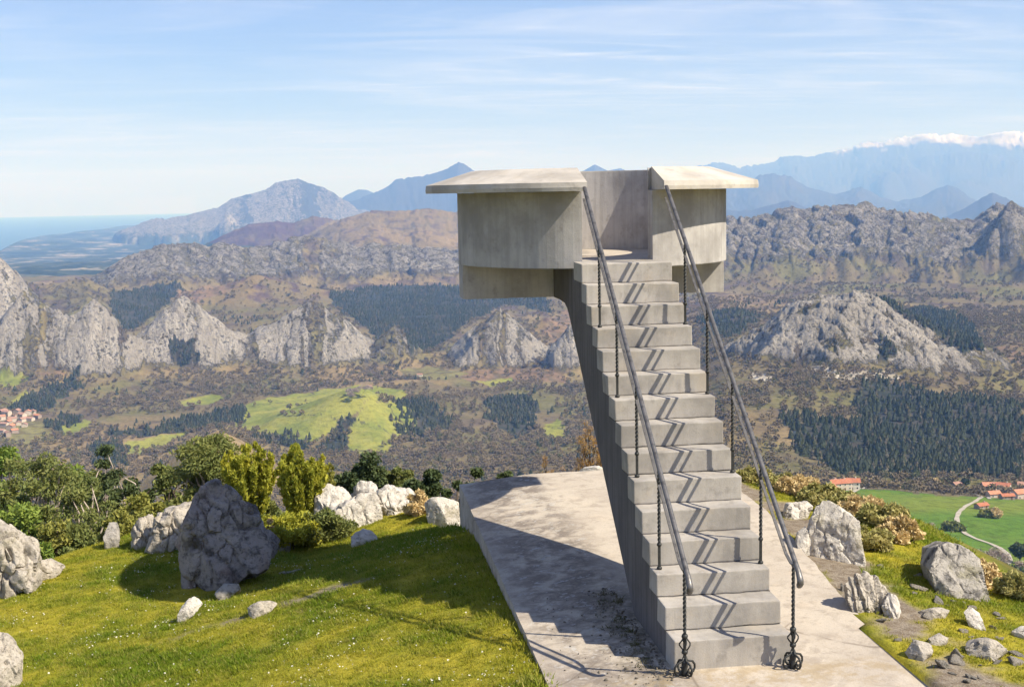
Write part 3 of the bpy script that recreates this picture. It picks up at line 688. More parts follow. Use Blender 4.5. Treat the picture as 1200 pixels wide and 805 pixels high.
lpart('support_beam', box((WID+.0005, 5.86, 2.648), (2.18, 6.36, 3.068)), M_DRUM)

# ------------------------------------------------------------------ wrought iron railings
def rail_z(v): return 0.98+0.735*(v+0.03)
def railing(u, label):
    r = empty('stair_railing', (u, 2, slab_z(u, 0)), label, 'railing', 'iron railings of the stair')
    L0 = np.array(r.location)
    def rp(name, vf, m, parent=r, smooth=True):
        me = mesh(name, np.asarray(vf[0])-L0, vf[1], m, smooth); fix(me); return obj(name, me, parent)
    vv = np.linspace(-.20, 4.06, 40); path = [(u, v, rail_z(v)) for v in vv]
    q_ = rail_z(-.20)-.822+.0; curl = [(u, a, b+q_) for a, b in ((-.262, .762), (-.286, .735), (-.288, .700), (-.268, .676), (-.245, .690))]
    rad = [.030, .031, .034, .034, .028]+[.0265]*40
    rp('handrail', tube(curl[::-1]+[(u, -.235, rail_z(-.235))]+path, rad[::-1][:0]+[.020, .026, .029, .028, .026, .024]+[.0225]*40, 8, flat=(1.0, .66)), M_RAIL)
    p2 = [(u, -.175, rail_z(-.175)-.035), (u, -.13, rail_z(-.13)-.06), (u, -.06, rail_z(-.06)-.11)]+[(u, v, rail_z(v)-.155) for v in np.linspace(.06, 4.10, 30)]
    rp('lower_bar', tube(p2, .019, 4, flat=(.92, .45)), M_RAIL, smooth=False)
    def twisted(v, z0, z1): 
        n = max(8, int((z1-z0)/.008)); zs = np.linspace(z0, z1, n)
        return tube([(u, v, z) for z in zs], .0158, 4, twist=(z1-z0)/n*42)
    def collar(v, z, s=1.0, parent=None):
        pr_ = [(.010, -.016), (.019, -.012), (.023, 0), (.019, .012), (.010, .016)]
        return loft([[(u+rr*s*math.cos(a), v+rr*s*math.sin(a), z+zz*s) for a in np.linspace(0, 2*np.pi, 9)[:-1]] for rr, zz in pr_])
    # newel at the foot
    zg = slab_z(u, 0)-.01; v = -.12
    p = rp('post', join([tube([(u, v, zg), (u, v, .30)], .014, 6), twisted(v, .30, rail_z(v)-.06)]), M_IRON, smooth=False)
    for z in (.165, .298): rp('collar', collar(v, z, 1.25), M_IRON, p)
    cage, foot = [], []
    for k in range(4):
        a = math.pi/4+k*math.pi/2; ca, sa_ = math.cos(a), math.sin(a)
        cage.append(tube([(u+q*math.cos(a+t*1.4), v+q*math.sin(a+t*1.4), .175+.115*t) for t, q in ((0, .012), (.2, .030), (.4, .043), (.55, .045), (.75, .030), (1, .012))], .0065, 5))
        a = k*math.pi/2+.35; ca, sa_ = math.cos(a), math.sin(a)
        prf = [(.012, .155), (.022, .125), (.045, .118), (.078, .108), (.098, .080), (.100, .050), (.085, .022), (.060, .012), (.042, .022), (.038, .042), (.050, .055), (.062, .048)]
        foot.append(tube([(u+q*ca, v+q*sa_, zg+.01+z) for q, z in prf], [.010]*8+[.009, .008, .007, .006], 6))
    foot.append(loft([[(u+q*math.cos(a), v+q*math.sin(a), zg+.01+z) for a in np.linspace(0, 2*np.pi, 9)[:-1]] for q, z in ((.03, 0), (.035, .02), (.022, .05), (.030, .09), (.024, .125), (.012, .15))]))
    rp('knop', join(cage), M_IRON, p); rp('scroll_foot', join(foot), M_IRON, p)
    for i in (2, 5, 8, 11):
        v = i*RUN+.165; z0 = (i+1)*RISE+HJ[i]; zt = rail_z(v)-.012
        p = rp('post', join([tube([(u, v, z0-.004), (u, v, z0+.22)], .015, 4), twisted(v, z0+.22, zt)]), M_IRON, smooth=False)
        rp('collar', collar(v, z0+.225, 1.0), M_IRON, p); rp('collar', collar(v, z0+.012, 1.1), M_IRON, p)
    return r
railing(.06, 'iron stair railing with twisted posts on the shaded side, over the dark stair wall')
railing(.985, 'iron stair railing with twisted posts on the sunny side, facing the green farm valley')

# ------------------------------------------------------------------ near ground
def graded(a, b, h, lo, hi, g=1.12):
    c = list(np.arange(a, b+h/2, h)); s = h
    while c[-1] < hi: s = min(s*g, 2.2); c.append(c[-1]+s)
    s = h
    while c[0] > lo: s = min(s*g, 2.2); c.insert(0, c[0]-s)
    return np.array(c)
gu_, gv_ = graded(-7.5, 8, .10, -62, 62), graded(-3, 13, .10, -26, 66)
UU, VV = np.meshgrid(gu_, gv_, indexing='ij'); ZZ = near(UU, VV)
inside = (UU > -1.0) & (UU < slab_edge(VV)-.12) & (VV < 7.85); ZZ = np.where(inside, -.42, ZZ)
bd = polydist(UU, VV, BRINK)
def lawn_tint(u, v): return np.clip(.42+.9*fbm(u, v, 2.6, 3, 201)+.9*fbm(u, v, .6, 4, 205)+.25*(u > 1.5), 0, 1)
def dirt_fn(u, v):
    e = np.exp(-((u-slab_edge(v)-.35)/.45)**2)*(v > -1)*(v < 8)
    path_ = np.exp(-((v-5.15-.16*(u+3))/.16)**2)*sstep(-5.2, -4.2, u)*(1-sstep(-2.6, -2.0, u))
    return np.clip(sstep(-.05, .3, fbm(u, v, .8, 4, 211)+.80*e-.42)*(u > 1.6)+.9*path_*sstep(-.25, .15, fbm(u, v, .4, 3, 214)), 0, 1)
def ground_mat():
    m, t, b = mat('turf', 0.95, 0.1); g = G(t); v = g.co('Object')
    ti = g.n('ShaderNodeAttribute', attribute_name='tint').outputs['Fac']; di = g.n('ShaderNodeAttribute', attribute_name='dirt').outputs['Fac']; wi = g.n('ShaderNodeAttribute', attribute_name='wild').outputs['Fac']
    n1, n2 = g.noise(v, 9, 5, .7), g.noise(v, 60, 4, .7)
    c = g.mix(ti, (0.15, 0.19, 0.012), (0.42, 0.35, 0.035))
    c = g.mix(g.m('MULTIPLY', g.ramp(n1, .45, .65), .5), c, (0.15, 0.165, 0.02))
    c = g.mix(g.m('MULTIPLY', g.ramp(n2, .5, .7), .5), c, (0.05, 0.06, 0.012))
    so_ = g.mix(g.ramp(n1, .4, .6), (0.26, 0.215, 0.16), (0.17, 0.13, 0.09)); so_ = g.mix(g.ramp(n2, .5, .7), so_, (0.36, 0.31, 0.25))
    c = g.mix(di, c, so_)
    bw = g.ramp(g.noise(v, 2.1, 6, .72), .58, .70); c = g.mix(g.m('MULTIPLY', bw, .55), c, (0.30, 0.22, 0.09)); c = g.mix(wi, c, g.mix(g.ramp(g.noise(v, 1.2, 5, .7), .4, .6), (0.06, 0.065, 0.02), (0.10, 0.085, 0.04)))
    t.links.new(c, b.inputs['Base Color']); t.links.new(g.bump(g.m('ADD', n1, g.m('MULTIPLY', n2, .5)), .04, .8), b.inputs['Normal'])
    return m
M_TURF = ground_mat()
na_, nb_ = UU.shape; idx = np.arange(na_*nb_).reshape(na_, nb_)
me = mesh('ground', np.stack([UU, VV, ZZ], -1).reshape(-1, 3), np.ascontiguousarray(np.stack([idx[:-1, :-1], idx[1:, :-1], idx[1:, 1:], idx[:-1, 1:]], -1).reshape(-1, 4)), M_TURF, True)
for nm, arr in (('tint', lawn_tint(UU, VV)), ('dirt', dirt_fn(UU, VV)), ('wild', sstep(.6, 2.5, bd))):
    a = me.attributes.new(nm, 'FLOAT', 'POINT'); a.data.foreach_set('value', arr.astype(np.float32).ravel())
tag(obj('ground', me), kind='structure')

# ------------------------------------------------------------------ scattering of uncountable things
def scatter(name, pts, rot, scl, src_mesh, extra=None):
    """one stuff object: a cloud of points that carries copies of one small mesh"""
    me = bpy.data.meshes.new(name); me.vertices.add(len(pts)); me.vertices.foreach_set('co', np.asarray(pts, np.float32).ravel())
    a = me.attributes.new('rot', 'FLOAT_VECTOR', 'POINT'); a.data.foreach_set('vector', np.asarray(rot, np.float32).ravel())
    a = me.attributes.new('scl', 'FLOAT_VECTOR', 'POINT'); a.data.foreach_set('vector', np.asarray(scl, np.float32).ravel())
    for k, arr in (extra or {}).items():
        a = me.attributes.new(k, 'FLOAT', 'POINT'); a.data.foreach_set('value', np.asarray(arr, np.float32))
    src = bpy.data.objects.new(name+'_source', src_mesh)
    ng = bpy.data.node_groups.new(name, 'GeometryNodeTree')
    ng.interface.new_socket('Geometry', in_out='INPUT', socket_type='NodeSocketGeometry'); ng.interface.new_socket('Geometry', in_out='OUTPUT', socket_type='NodeSocketGeometry')
    gi, go = ng.nodes.new('NodeGroupInput'), ng.nodes.new('NodeGroupOutput')
    oi = ng.nodes.new('GeometryNodeObjectInfo'); oi.inputs[0].default_value = src
    ip = ng.nodes.new('GeometryNodeInstanceOnPoints')
    r_ = ng.nodes.new('GeometryNodeInputNamedAttribute'); r_.data_type = 'FLOAT_VECTOR'; r_.inputs[0].default_value = 'rot'
    s_ = ng.nodes.new('GeometryNodeInputNamedAttribute'); s_.data_type = 'FLOAT_VECTOR'; s_.inputs[0].default_value = 'scl'
    L = ng.links.new
    er = ng.nodes.new('FunctionNodeEulerToRotation'); L(r_.outputs[0], er.inputs[0])
    L(gi.outputs[0], ip.inputs['Points']); L(oi.outputs['Geometry'], ip.inputs['Instance']); L(er.outputs[0], ip.inputs['Rotation']); L(s_.outputs[0], ip.inputs['Scale'])
    L(ip.outputs[0], go.inputs[0])
    o = obj(name, me); md = o.modifiers.new('scatter', 'NODES'); md.node_group = ng
    return tag(o, kind='stuff')
def tuft_mesh(n, h, r, w, lean, m, seed):
    R_ = np.random.RandomState(seed); V, Fc = [], []
    for i in range(n):
        a, q = R_.rand()*2*np.pi, r*math.sqrt(R_.rand()); b = np.array([q*math.cos(a), q*math.sin(a), -.01])
        d_ = R_.rand()*2*np.pi; sd_ = np.array([math.cos(d_), math.sin(d_), 0])*w; ln = np.array([-sd_[1], sd_[0], 0])/w*lean*R_.rand()+np.array([math.cos(a), math.sin(a), 0])*lean*.5
        hh = h*(.55+.6*R_.rand()); k = len(V)
        V += [b-sd_, b+sd_, b+ln*hh*.45+np.array([0, 0, hh*.62])+sd_*.6, b+ln*hh+np.array([0, 0, hh]), b+ln*hh*.45+np.array([0, 0, hh*.62])-sd_*.6]
        Fc.append((k, k+1, k+2, k+3, k+4))
    return mesh('tuft', V, Fc, m)
def grass_mat(name, a, b_, dry):
    m, t, b = mat(name, .7, .2); g = G(t)
    at = g.n('ShaderNodeAttribute', attribute_name='tint'); at.attribute_type = 'INSTANCER'
    oi = g.n('ShaderNodeObjectInfo'); pos = g.n('ShaderNodeNewGeometry')
    c = g.mix(at.outputs['Fac'], a, b_); c = g.mix(g.m('MULTIPLY', g.ramp(oi.outputs['Random'], .55, 1.0), .6), c, dry)
    c = g.mix(g.m('MULTIPLY', pos.outputs['Random Per Island'], .35), c, tuple(x*.5 for x in a)); c = g.mix(g.m('MULTIPLY', g.ramp(oi.outputs['Random'], .38, .0), .65), c, tuple(x*.40 for x in a))
    t.links.new(c, b.inputs['Base Color'])
    tr = g.n('ShaderNodeBsdfTranslucent'); g.l(c, tr.inputs[0]); mx = g.n('ShaderNodeMixShader'); mx.inputs[0].default_value = .3
    g.l(b.outputs[0], mx.inputs[1]); g.l(tr.outputs[0], mx.inputs[2]); g.l(mx.outputs[0], t.nodes['Material Output'].inputs[0])
    return m
M_GRASS = grass_mat('grass_blades', (0.19, 0.28, 0.016), (0.54, 0.47, 0.045), (0.55, 0.43, 0.15))
def in_view(P, m=.06):
    q = P-CAM; z = q@FW; x = q@RT/z*F/600; y = q@UP/z*F/402.5
    return (z > 1) & (np.abs(x) < 1+m) & (np.abs(y) < 1+m)
n_ = 190000
pu, pv = RNG.uniform(-9, 9.5, n_), RNG.uniform(-3.5, 13, n_)
pz = near(pu, pv); P = np.stack([pu, pv, pz], 1); bdp = polydist(pu, pv, BRINK)
ok = in_view(P) & (bdp < 1.2) & ((pu < -1.06) | (pu > slab_edge(pv)+.03)) & (RNG.rand(n_) > dirt_fn(pu, pv)*1.1)
P, tn = P[ok], lawn_tint(pu[ok], pv[ok]); n_ = len(P)
edge_ = np.exp(-np.maximum(-1.06-P[:, 0], 0)/.10)*(P[:, 0] < 0)
cl_ = fbm(P[:, 0], P[:, 1], .22, 2, 251); sc_ = (.5+.7*RNG.rand(n_))*(.75+.5*(1-tn))*(1+1.1*edge_)*(1+.9*np.clip(cl_, -.6, 1)); tn = np.clip(tn-.35*cl_, 0, 1)
scatter('grass', P, np.stack([.15*RNG.randn(n_), .15*RNG.randn(n_), RNG.rand(n_)*6.28], 1), np.stack([sc_, sc_, sc_], 1), tuft_mesh(16, .034, .055, .0034, 1.1, M_GRASS, 1), {'tint': tn})
# daisies
M_PETAL, _t, _b = mat('white_petals', .7, .2); _b.inputs['Base Color'].default_value = (.82, .82, .76, 1)
M_EYE, _t, _b = mat('yellow_flower_eye', .7, .2); _b.inputs['Base Color'].default_value = (.65, .42, .03, 1)
V, Fc = [(0, 0, .03)], []
for k in range(9):
    a = k*2*np.pi/9; V += [(.003*math.cos(a-.3), .003*math.sin(a-.3), .03), (.012*math.cos(a-.24), .012*math.sin(a-.24), .034), (.012*math.cos(a+.24), .012*math.sin(a+.24), .034), (.003*math.cos(a+.3), .003*math.sin(a+.3), .03)]
    Fc.append(tuple(1+4*k+j for j in range(4)))
k0 = len(V)
for k in range(6): V.append((.0042*math.cos(k*1.047), .0042*math.sin(k*1.047), .035))
Fc.append(tuple(k0+k for k in range(6))); Fc += [(k0+6, k0+7, k0+8)]; V += [(-.001, 0, 0), (.001, 0, 0), (0, 0, .03)]
dm = mesh('daisy', V, Fc, M_PETAL); dm.materials.append(M_EYE); dm.polygons[9].material_index = 1
n_ = 9000; pu, pv = RNG.uniform(-9, -1.1, n_), RNG.uniform(-3.5, 10, n_); P = np.stack([pu, pv, near(pu, pv)+.008], 1)
ok = in_view(P) & (polydist(pu, pv, BRINK) < -.1) & (RNG.rand(n_) < .10+.75*sstep(.0, .45, fbm(pu, pv, 1.4, 3, 221))); P = P[ok]; n_ = len(P); sc_ = .42+.5*RNG.rand(n_)
scatter('daisies', P, np.stack([.25*RNG.randn(n_)+.35, .25*RNG.randn(n_), RNG.rand(n_)*6.28], 1), np.stack([sc_]*3, 1), dm)

# ------------------------------------------------------------------ rocks
def ico(sub):
    bm = bmesh.new(); bmesh.ops.create_icosphere(bm, subdivisions=sub, radius=1)
    V = np.array([v.co[:] for v in bm.verts]); Fc = np.array([[v.index for v in f.verts] for f in bm.faces], np.int32); bm.free()
    return V, Fc
ICO = {k: ico(k) for k in (3, 4, 5, 6)}
def rock(name, px, label, m, depth=None, cat='rock', group=None, sub=5, rough=.07, seed=0, base_px=None, sink=.15, strata=0.0, back=0.0, d=None, blk=.8):
    """a boulder with the outline px (photo pixels), standing where its foot meets the ground"""
    R_ = np.random.RandomState(seed+100); Q = np.array(px, float)
    ib = np.argmax(Q[:, 1]); bp = base_px or (Q[:, 0].mean(), Q[ib, 1])
    foot = hit_near(*bp) if d is None else None
    dist = np.hypot(*(foot[:2]-CAM[:2])) if d is None else d
    dist += back+(0 if depth is None or d is not None else depth*.38)
    r0 = ray(*Q.mean(0)); hz = r0[:2]/np.hypot(r0[0], r0[1]); ex = np.array([hz[1], -hz[0], 0]); ey = r0/np.linalg.norm(r0); ez = np.cross(ex, ey); dist = dist*np.linalg.norm(r0)/np.hypot(r0[0], r0[1])
    pts = []
    for q in Q:
        r = ray(*q); p = r*(dist/(r@ey)); pts.append((p@ex, p@ez))
    pts = np.array(pts); w = np.ptp(pts[:, 0]); h = np.ptp(pts[:, 1]); depth = depth or min(w, h*1.5)*.8
    depth = depth/2
    # extend the foot below ground
    low = pts[:, 1] < pts[:, 1].min()+.35*h; pts[low, 1] -= sink
    c = pts.mean(0); q = pts-c
    # convex hull order
    import itertools
    srt = sorted(map(tuple, q))
    def half(s):
        o = []
        for p in s:
            while len(o) >= 2 and (o[-1][0]-o[-2][0])*(p[1]-o[-2][1])-(o[-1][1]-o[-2][1])*(p[0]-o[-2][0]) <= 0: o.pop()
            o.append(p)
        return o
    hull = half(srt)[:-1]+half(srt[::-1])[:-1]
    Vd, Fc = ICO[sub]; pl = []
    for i in range(len(hull)):
        a, b = np.array(hull[i]), np.array(hull[(i+1) % len(hull)]); e = b-a; n2 = np.array([e[1], -e[0]])
        L = np.linalg.norm(n2)
        if L < 1e-4: continue
        n2 /= L; o = n2@a; t = R_.uniform(-.25, .25)
        pl.append((np.array([n2[0], t, n2[1]])/math.sqrt(1+t*t), o/math.sqrt(1+t*t)))
    for sgn in (-1, 1):
        for k in range(6):
            n = np.array([R_.uniform(-.75, .75), sgn, R_.uniform(-.3, .75)]); n /= np.linalg.norm(n); pl.append((n, depth*R_.uniform(.62, 1.0)))
    Vv = Vd*np.array([max(w/2, .01), depth, max(h/2, .01)]); Vv = Vv/np.linalg.norm(Vv, axis=1)[:, None]
    rr = np.full(len(Vv), 1e9)
    for n, o in pl:
        k = Vv@n; rr = np.where(k > 1e-3, np.minimum(rr, o/np.maximum(k, 1e-3)), rr)
    P = Vv*rr[:, None]; s = (w+h)/2
    nz = (1-2*np.abs(perlin3(P/s*2.6+seed, seed)))*.5+.5*perlin3(P/s*5.5, seed+1)+.3*perlin3(P/s*13, seed+2)+.16*perlin3(P/s*31, seed+3)
    if strata: nz = nz+strata*(np.abs(((P[:, 0]*1.0+P[:, 2]*.35)/s*5+.5*perlin3(P/s*2, seed+7)) % 1-.5)*2-.5)
    sd_ = R_.uniform(-.6, .6, (70, 3))*np.array([w, depth*2, h]); sd_[:, 2] *= .8; Pw = P+s*.10*np.stack([perlin3(P/s*3.1, k+40) for k in range(3)], 1)
    if sub > 4:
        f1 = np.full(len(P), 9e9); f2 = f1.copy(); ci = np.zeros(len(P), int)
        for k_, q_ in enumerate(sd_):
            dd = np.linalg.norm((Pw-q_)*np.array([1.25, 1, .8]), axis=1); nw = dd < f1; f2 = np.where(nw, f1, np.minimum(f2, dd)); ci = np.where(nw, k_, ci); f1 = np.where(nw, dd, f1)
        hgt_ = R_.uniform(-1, 1, 70)[ci]; gp = np.exp(-((f2-f1)/(s*.022))**2)*(perlin3(P/s*2.2, 51) > -.12)
        tl_ = R_.normal(size=(70, 3))[ci]; lc = np.einsum('ij,ij->i', tl_, (Pw-sd_[ci])/s)
        nz = nz+blk*(.55*hgt_+.9*lc)-gp*blk*1.1
    P = P+Vv*(nz*rough*s)[:, None]
    org = CAM+c[0]*ex+c[1]*ez+ey*dist
    Wp = org+P[:, :1]*ex+P[:, 1:2]*ey+P[:, 2:]*ez
    loc = np.array([org[0], org[1], Wp[:, 2].min()+sink])
    o = obj(name, mesh(name, Wp-loc, Fc, m, True)); o.location = loc
    md = o.data; md.set_sharp_from_angle(angle=math.radians(38))
    return tag(o, label, cat, group)
rock('boulder', [(242, 567), (252, 564), (263, 566), (272, 572), (284, 583), (293, 592), (303, 607), (313, 632), (306, 655), (290, 668), (262, 683), (246, 692), (232, 678), (216, 655), (209, 640), (211, 625), (222, 606), (226, 590), (234, 577)], 'tall dark grey pointed boulder standing on the grass', M_DARK, depth=1.1, sub=6, rough=.045, seed=1, cat='boulder', back=.25, blk=1.0)
rock('boulder', [(308, 627), (316, 618), (324, 628), (328, 634), (318, 645), (302, 655), (298, 650)], 'small dark grey block leaning on the right foot of the pointed boulder', M_DARK, depth=.4, seed=2, cat='boulder', rough=.05)
rock('boulder', [(213, 660), (222, 655), (230, 668), (232, 684), (220, 688), (212, 678)], 'low dark stump of rock at the left foot of the pointed boulder', M_DARK, depth=.4, seed=3, sub=4, cat='boulder', rough=.06)
rock('boulder', [(328, 632), (342, 630), (338, 640), (322, 646)], 'flat grey stone sunk in turf right of the pointed boulder', M_GREY, depth=.3, seed=4, sub=4, cat='boulder', rough=.06)
rock('limestone_rock', [(-40, 612), (0, 612), (12, 622), (24, 626), (40, 640), (46, 655), (42, 672), (20, 690), (0, 703), (-50, 715)], 'big pale limestone outcrop cut by the left edge, above the lawn', M_LIME, depth=1.3, seed=5, sub=6, rough=.06, base_px=(10, 700), strata=.4, blk=1.5)
rock('limestone_rock', [(36, 660), (60, 655), (75, 662), (66, 668), (40, 678), (28, 680)], 'smooth low pale slab of rock between lawn and dark bush, beside the left outcrop', M_LIME, depth=.8, seed=6, sub=5, rough=.04)
rock('limestone_rock', [(-40, 742), (0, 740), (14, 750), (25, 768), (22, 784), (0, 800), (-40, 810)], 'pale rounded rock at the lower left corner of the lawn', M_LIME, depth=.6, seed=7, sub=5, rough=.05)
rock('limestone_rock', [(84, 632), (98, 618), (122, 622), (124, 630), (106, 640), (86, 640)], 'flat white rock at the edge of the lawn under the pale-limbed trees', M_WHITE, depth=.7, seed=8, rough=.04, base_px=(105, 641))
rock('limestone_rock', [(122, 630), (128, 612), (137, 612), (140, 625), (137, 640), (124, 642)], 'small dark upright rock with white cap under the bushy pine', M_GREY, depth=.4, seed=9, sub=4)
rock('limestone_rock', [(155, 622), (166, 606), (178, 602), (184, 612), (178, 632), (166, 642), (156, 638)], 'leaning pale rock, left one of the pair behind the pointed boulder', M_LIME, depth=.6, seed=10, rough=.055, strata=.5, blk=1.3)
rock('limestone_rock', [(172, 636), (186, 606), (200, 597), (224, 590), (234, 604), (226, 630), (205, 640), (184, 645)], 'broad pale cracked rock half hidden behind the pointed boulder', M_LIME, depth=.8, seed=11, sub=6, rough=.055, strata=.5, blk=1.4)
rock('limestone_rock', [(207, 722), (212, 712), (224, 700), (237, 693), (243, 698), (238, 706), (222, 718), (212, 726)], 'small white stone lying on the sunny grass before the pointed boulder', M_WHITE, depth=.22, seed=12, sub=4, rough=.05, sink=.06)
rock('limestone_rock', [(252, 694), (264, 684), (278, 684), (282, 692), (262, 702)], 'small grey stone in the turf at the foot of the pointed boulder', M_GREY, depth=.3, seed=13, sub=4, rough=.05, sink=.08)
rock('limestone_rock', [(291, 712), (300, 706), (318, 704), (326, 707), (312, 714), (302, 722), (294, 722)], 'small pale stone with shadow on the open grass, nearest the terrace', M_LIME, depth=.3, seed=14, sub=4, rough=.05, sink=.06)
rock('limestone_rock', [(304, 676), (340, 668), (368, 664), (372, 667), (340, 675), (308, 681)], 'long flat stone strip flush with the shaded turf', M_GREY, depth=.35, seed=15, sub=5, rough=.03, sink=.05, base_px=(340, 672))
rock('limestone_rock', [(366, 600), (370, 576), (384, 567), (402, 572), (410, 582), (408, 600), (396, 614), (372, 612)], 'rounded pale rock at the left end of the white outcrop behind the lawn', M_WHITE, depth=.9, seed=16, rough=.05, d=22.8, sink=.3)
rock('limestone_rock', [(412, 590), (416, 570), (426, 564), (440, 566), (444, 578), (440, 600), (416, 612)], 'white knob of rock on top of the outcrop behind the lawn', M_WHITE, depth=.8, seed=17, rough=.06, d=23.2, sink=.5)
rock('limestone_rock', [(385, 600), (408, 584), (440, 580), (446, 600), (440, 618), (410, 626), (388, 622)], 'broad white rock face with cracks in the middle of the outcrop', M_WHITE, depth=.9, seed=18, sub=6, rough=.05, d=22.2, strata=.35, sink=.3)
rock('limestone_rock', [(436, 600), (440, 578), (452, 570), (468, 572), (484, 573), (490, 585), (486, 604), (460, 618), (440, 616)], 'largest white block at the right of the outcrop, behind the straw coloured shrub', M_WHITE, depth=.8, seed=19, sub=6, rough=.05, d=22.5, strata=.35, sink=.3)
rock('limestone_rock', [(498, 592), (506, 585), (524, 584), (537, 588), (539, 595), (528, 600), (505, 600)], 'low smooth white rock beside the far corner of the terrace', M_WHITE, depth=.7, seed=20, rough=.03, sink=.3, d=21.3)
rock('limestone_rock', [(412, 628), (424, 620), (440, 622), (446, 630), (430, 638), (412, 636)], 'small mossy white stone below the outcrop at the edge of the shadow', M_WHITE, depth=.3, seed=21, sub=4)
rock('limestone_rock', [(676, 556), (684, 548), (702, 546), (712, 552), (708, 562), (680, 562)], 'white rock showing behind the terrace, just left of the stair', M_WHITE, depth=.6, seed=22, d=20.5, sub=4, rough=.05)
rock('limestone_rock', [(942, 638), (948, 618), (954, 602), (962, 595), (984, 594), (998, 604), (1006, 622), (1014, 650), (1010, 664), (984, 656), (958, 648)], 'big white rock with grey lichen beside the right railing', M_WHITE, depth=1.3, seed=23, sub=6, rough=.04, base_px=(980, 656), sink=.3, blk=.6)
rock('limestone_rock', [(914, 602), (922, 590), (944, 588), (952, 594), (940, 604), (920, 608)], 'low white rock at the far right corner of the terrace', M_WHITE, depth=.6, seed=24, rough=.06)
rock('limestone_rock', [(932, 640), (934, 618), (944, 616), (950, 636), (944, 650)], 'small white rock on the mossy bank between terrace and big white rock', M_WHITE, depth=.3, seed=25, sub=4)
rock('limestone_rock', [(990, 692), (994, 678), (1004, 672), (1020, 672), (1034, 686), (1042, 700), (1043, 713), (1028, 717), (1010, 710), (998, 701)], 'ribbed white and grey rock just below the big white rock', M_LIME, depth=.5, seed=26, sub=6, rough=.06, strata=1.2, sink=.25)
rock('limestone_rock', [(1034, 712), (1040, 694), (1050, 698), (1056, 716), (1046, 724)], 'small ribbed white rock right of the ribbed one', M_WHITE, depth=.3, seed=27, sub=4, strata=1)
rock('limestone_rock', [(1079, 658), (1088, 642), (1105, 635), (1125, 643), (1145, 664), (1158, 690), (1163, 712), (1150, 717), (1122, 704), (1098, 686), (1082, 670)], 'large grey lichened rock on the grass bank, with the meadow behind', M_GREY, depth=1.7, seed=28, sub=6, rough=.028, base_px=(1120, 698), sink=.3)
rock('limestone_rock', [(1130, 718), (1136, 710), (1150, 724), (1160, 736), (1146, 736)], 'narrow white stone below the large lichened rock', M_WHITE, depth=.25, seed=29, sub=4)
rock('limestone_rock', [(1076, 716), (1096, 712), (1112, 716), (1104, 722), (1082, 724)], 'flat white stone in the moss between ribbed rock and lichened rock', M_LIME, depth=.3, seed=30, sub=4, sink=.06)
rock('limestone_rock', [(1132, 756), (1146, 748), (1166, 750), (1180, 762), (1160, 772), (1140, 768)], 'biggest flat white stone at the lower right of the bank', M_LIME, depth=.4, seed=31, sub=4, sink=.08)
rock('limestone_rock', [(1062, 764), (1072, 750), (1090, 754), (1092, 766), (1076, 774)], 'pale stone by the terrace edge at the lower right', M_LIME, depth=.3, seed=32, sub=4, sink=.06)
rock('limestone_rock', [(1088, 748), (1100, 742), (1112, 748), (1104, 756), (1090, 754)], 'small square white stone below the flat mossy stones', M_LIME, depth=.2, seed=33, sub=3, sink=.05)
rock('limestone_rock', [(1186, 740), (1196, 734), (1210, 738), (1206, 748), (1190, 748)], 'white stone cut by the right edge of the bank', M_WHITE, depth=.25, seed=34, sub=4, sink=.05)
# edge of broken earth and stones along the terrace, right
protos = {}
for k in range(5):
    R_ = np.random.RandomState(300+k); Vd, Fc = ICO[3]; rr = np.full(len(Vd), 1e9)
    for j in range(16):
        n = R_.normal(size=3); n /= np.linalg.norm(n); kk = Vd@n; rr = np.where(kk > .02, np.minimum(rr, R_.uniform(.6, 1)/np.maximum(kk, .02)), rr)
    P = Vd*rr[:, None]*np.array([1, .8, .6]); P += Vd*(.07*perlin3(P*3, k)+.04*perlin3(P*8, k))[:, None]
    protos[k] = mesh('stone', P, Fc, M_GREY if k % 2 else M_LIME, True)
cnt = 0
while cnt < 55:
    px_, py_ = RNG.uniform(960, 1200), RNG.uniform(660, 805); p = hit_near(px_, py_)
    if p[0] < slab_edge(p[1])+.08 or polydist(p[:1], p[1:2], BRINK)[0] > -.1: continue
    if fbm(p[:1], p[1:2], .9, 2, 231)[0] < -.05: continue
    s = .025+.06*RNG.rand()**2.2; o = obj('stone', protos[RNG.randint(5)]); o.location = p+np.array([0, 0, s*.1]); o.scale = (s*1.2, s, s*.8); o.rotation_euler = (RNG.randn()*.3, RNG.randn()*.3, RNG.rand()*6.28)
    tag(o, 'small pale stone strewn on the mossy bank right of the terrace', 'stone', 'small stones on the right bank'); cnt += 1
# crumbs of moss and gravel at the foot of the stair wall
n_ = 420; pv = RNG.uniform(-.2, 2.4, n_); pu = -np.abs(RNG.randn(n_))*.16-.02; pu = np.where(RNG.rand(n_) < .15, -RNG.rand(n_)*.9, pu)
P = np.stack([pu, pv, slab_z(pu, pv)+.003], 1); sc_ = .006+.016*RNG.rand(n_)**3
scatter('gravel', P, RNG.rand(n_, 3)*6, np.stack([sc_, sc_, sc_*.6], 1), mesh('crumb', ICO[3][0][:12] if False else ico(1)[0], ico(1)[1], plain('gravel_crumb', (.24, .21, .17), (.10, .09, .06), 20, rnd=True)))
n_ = 230; pv = RNG.uniform(.1, 2.4, n_); pu = -np.abs(RNG.randn(n_))*.12-.03; ok = fbm(pu, pv, .35, 3, 240) > .02; pu, pv = pu[ok], pv[ok]; n_ = len(pu)
P = np.stack([pu, pv, slab_z(pu, pv)], 1); sc_ = .35+.5*RNG.rand(n_)
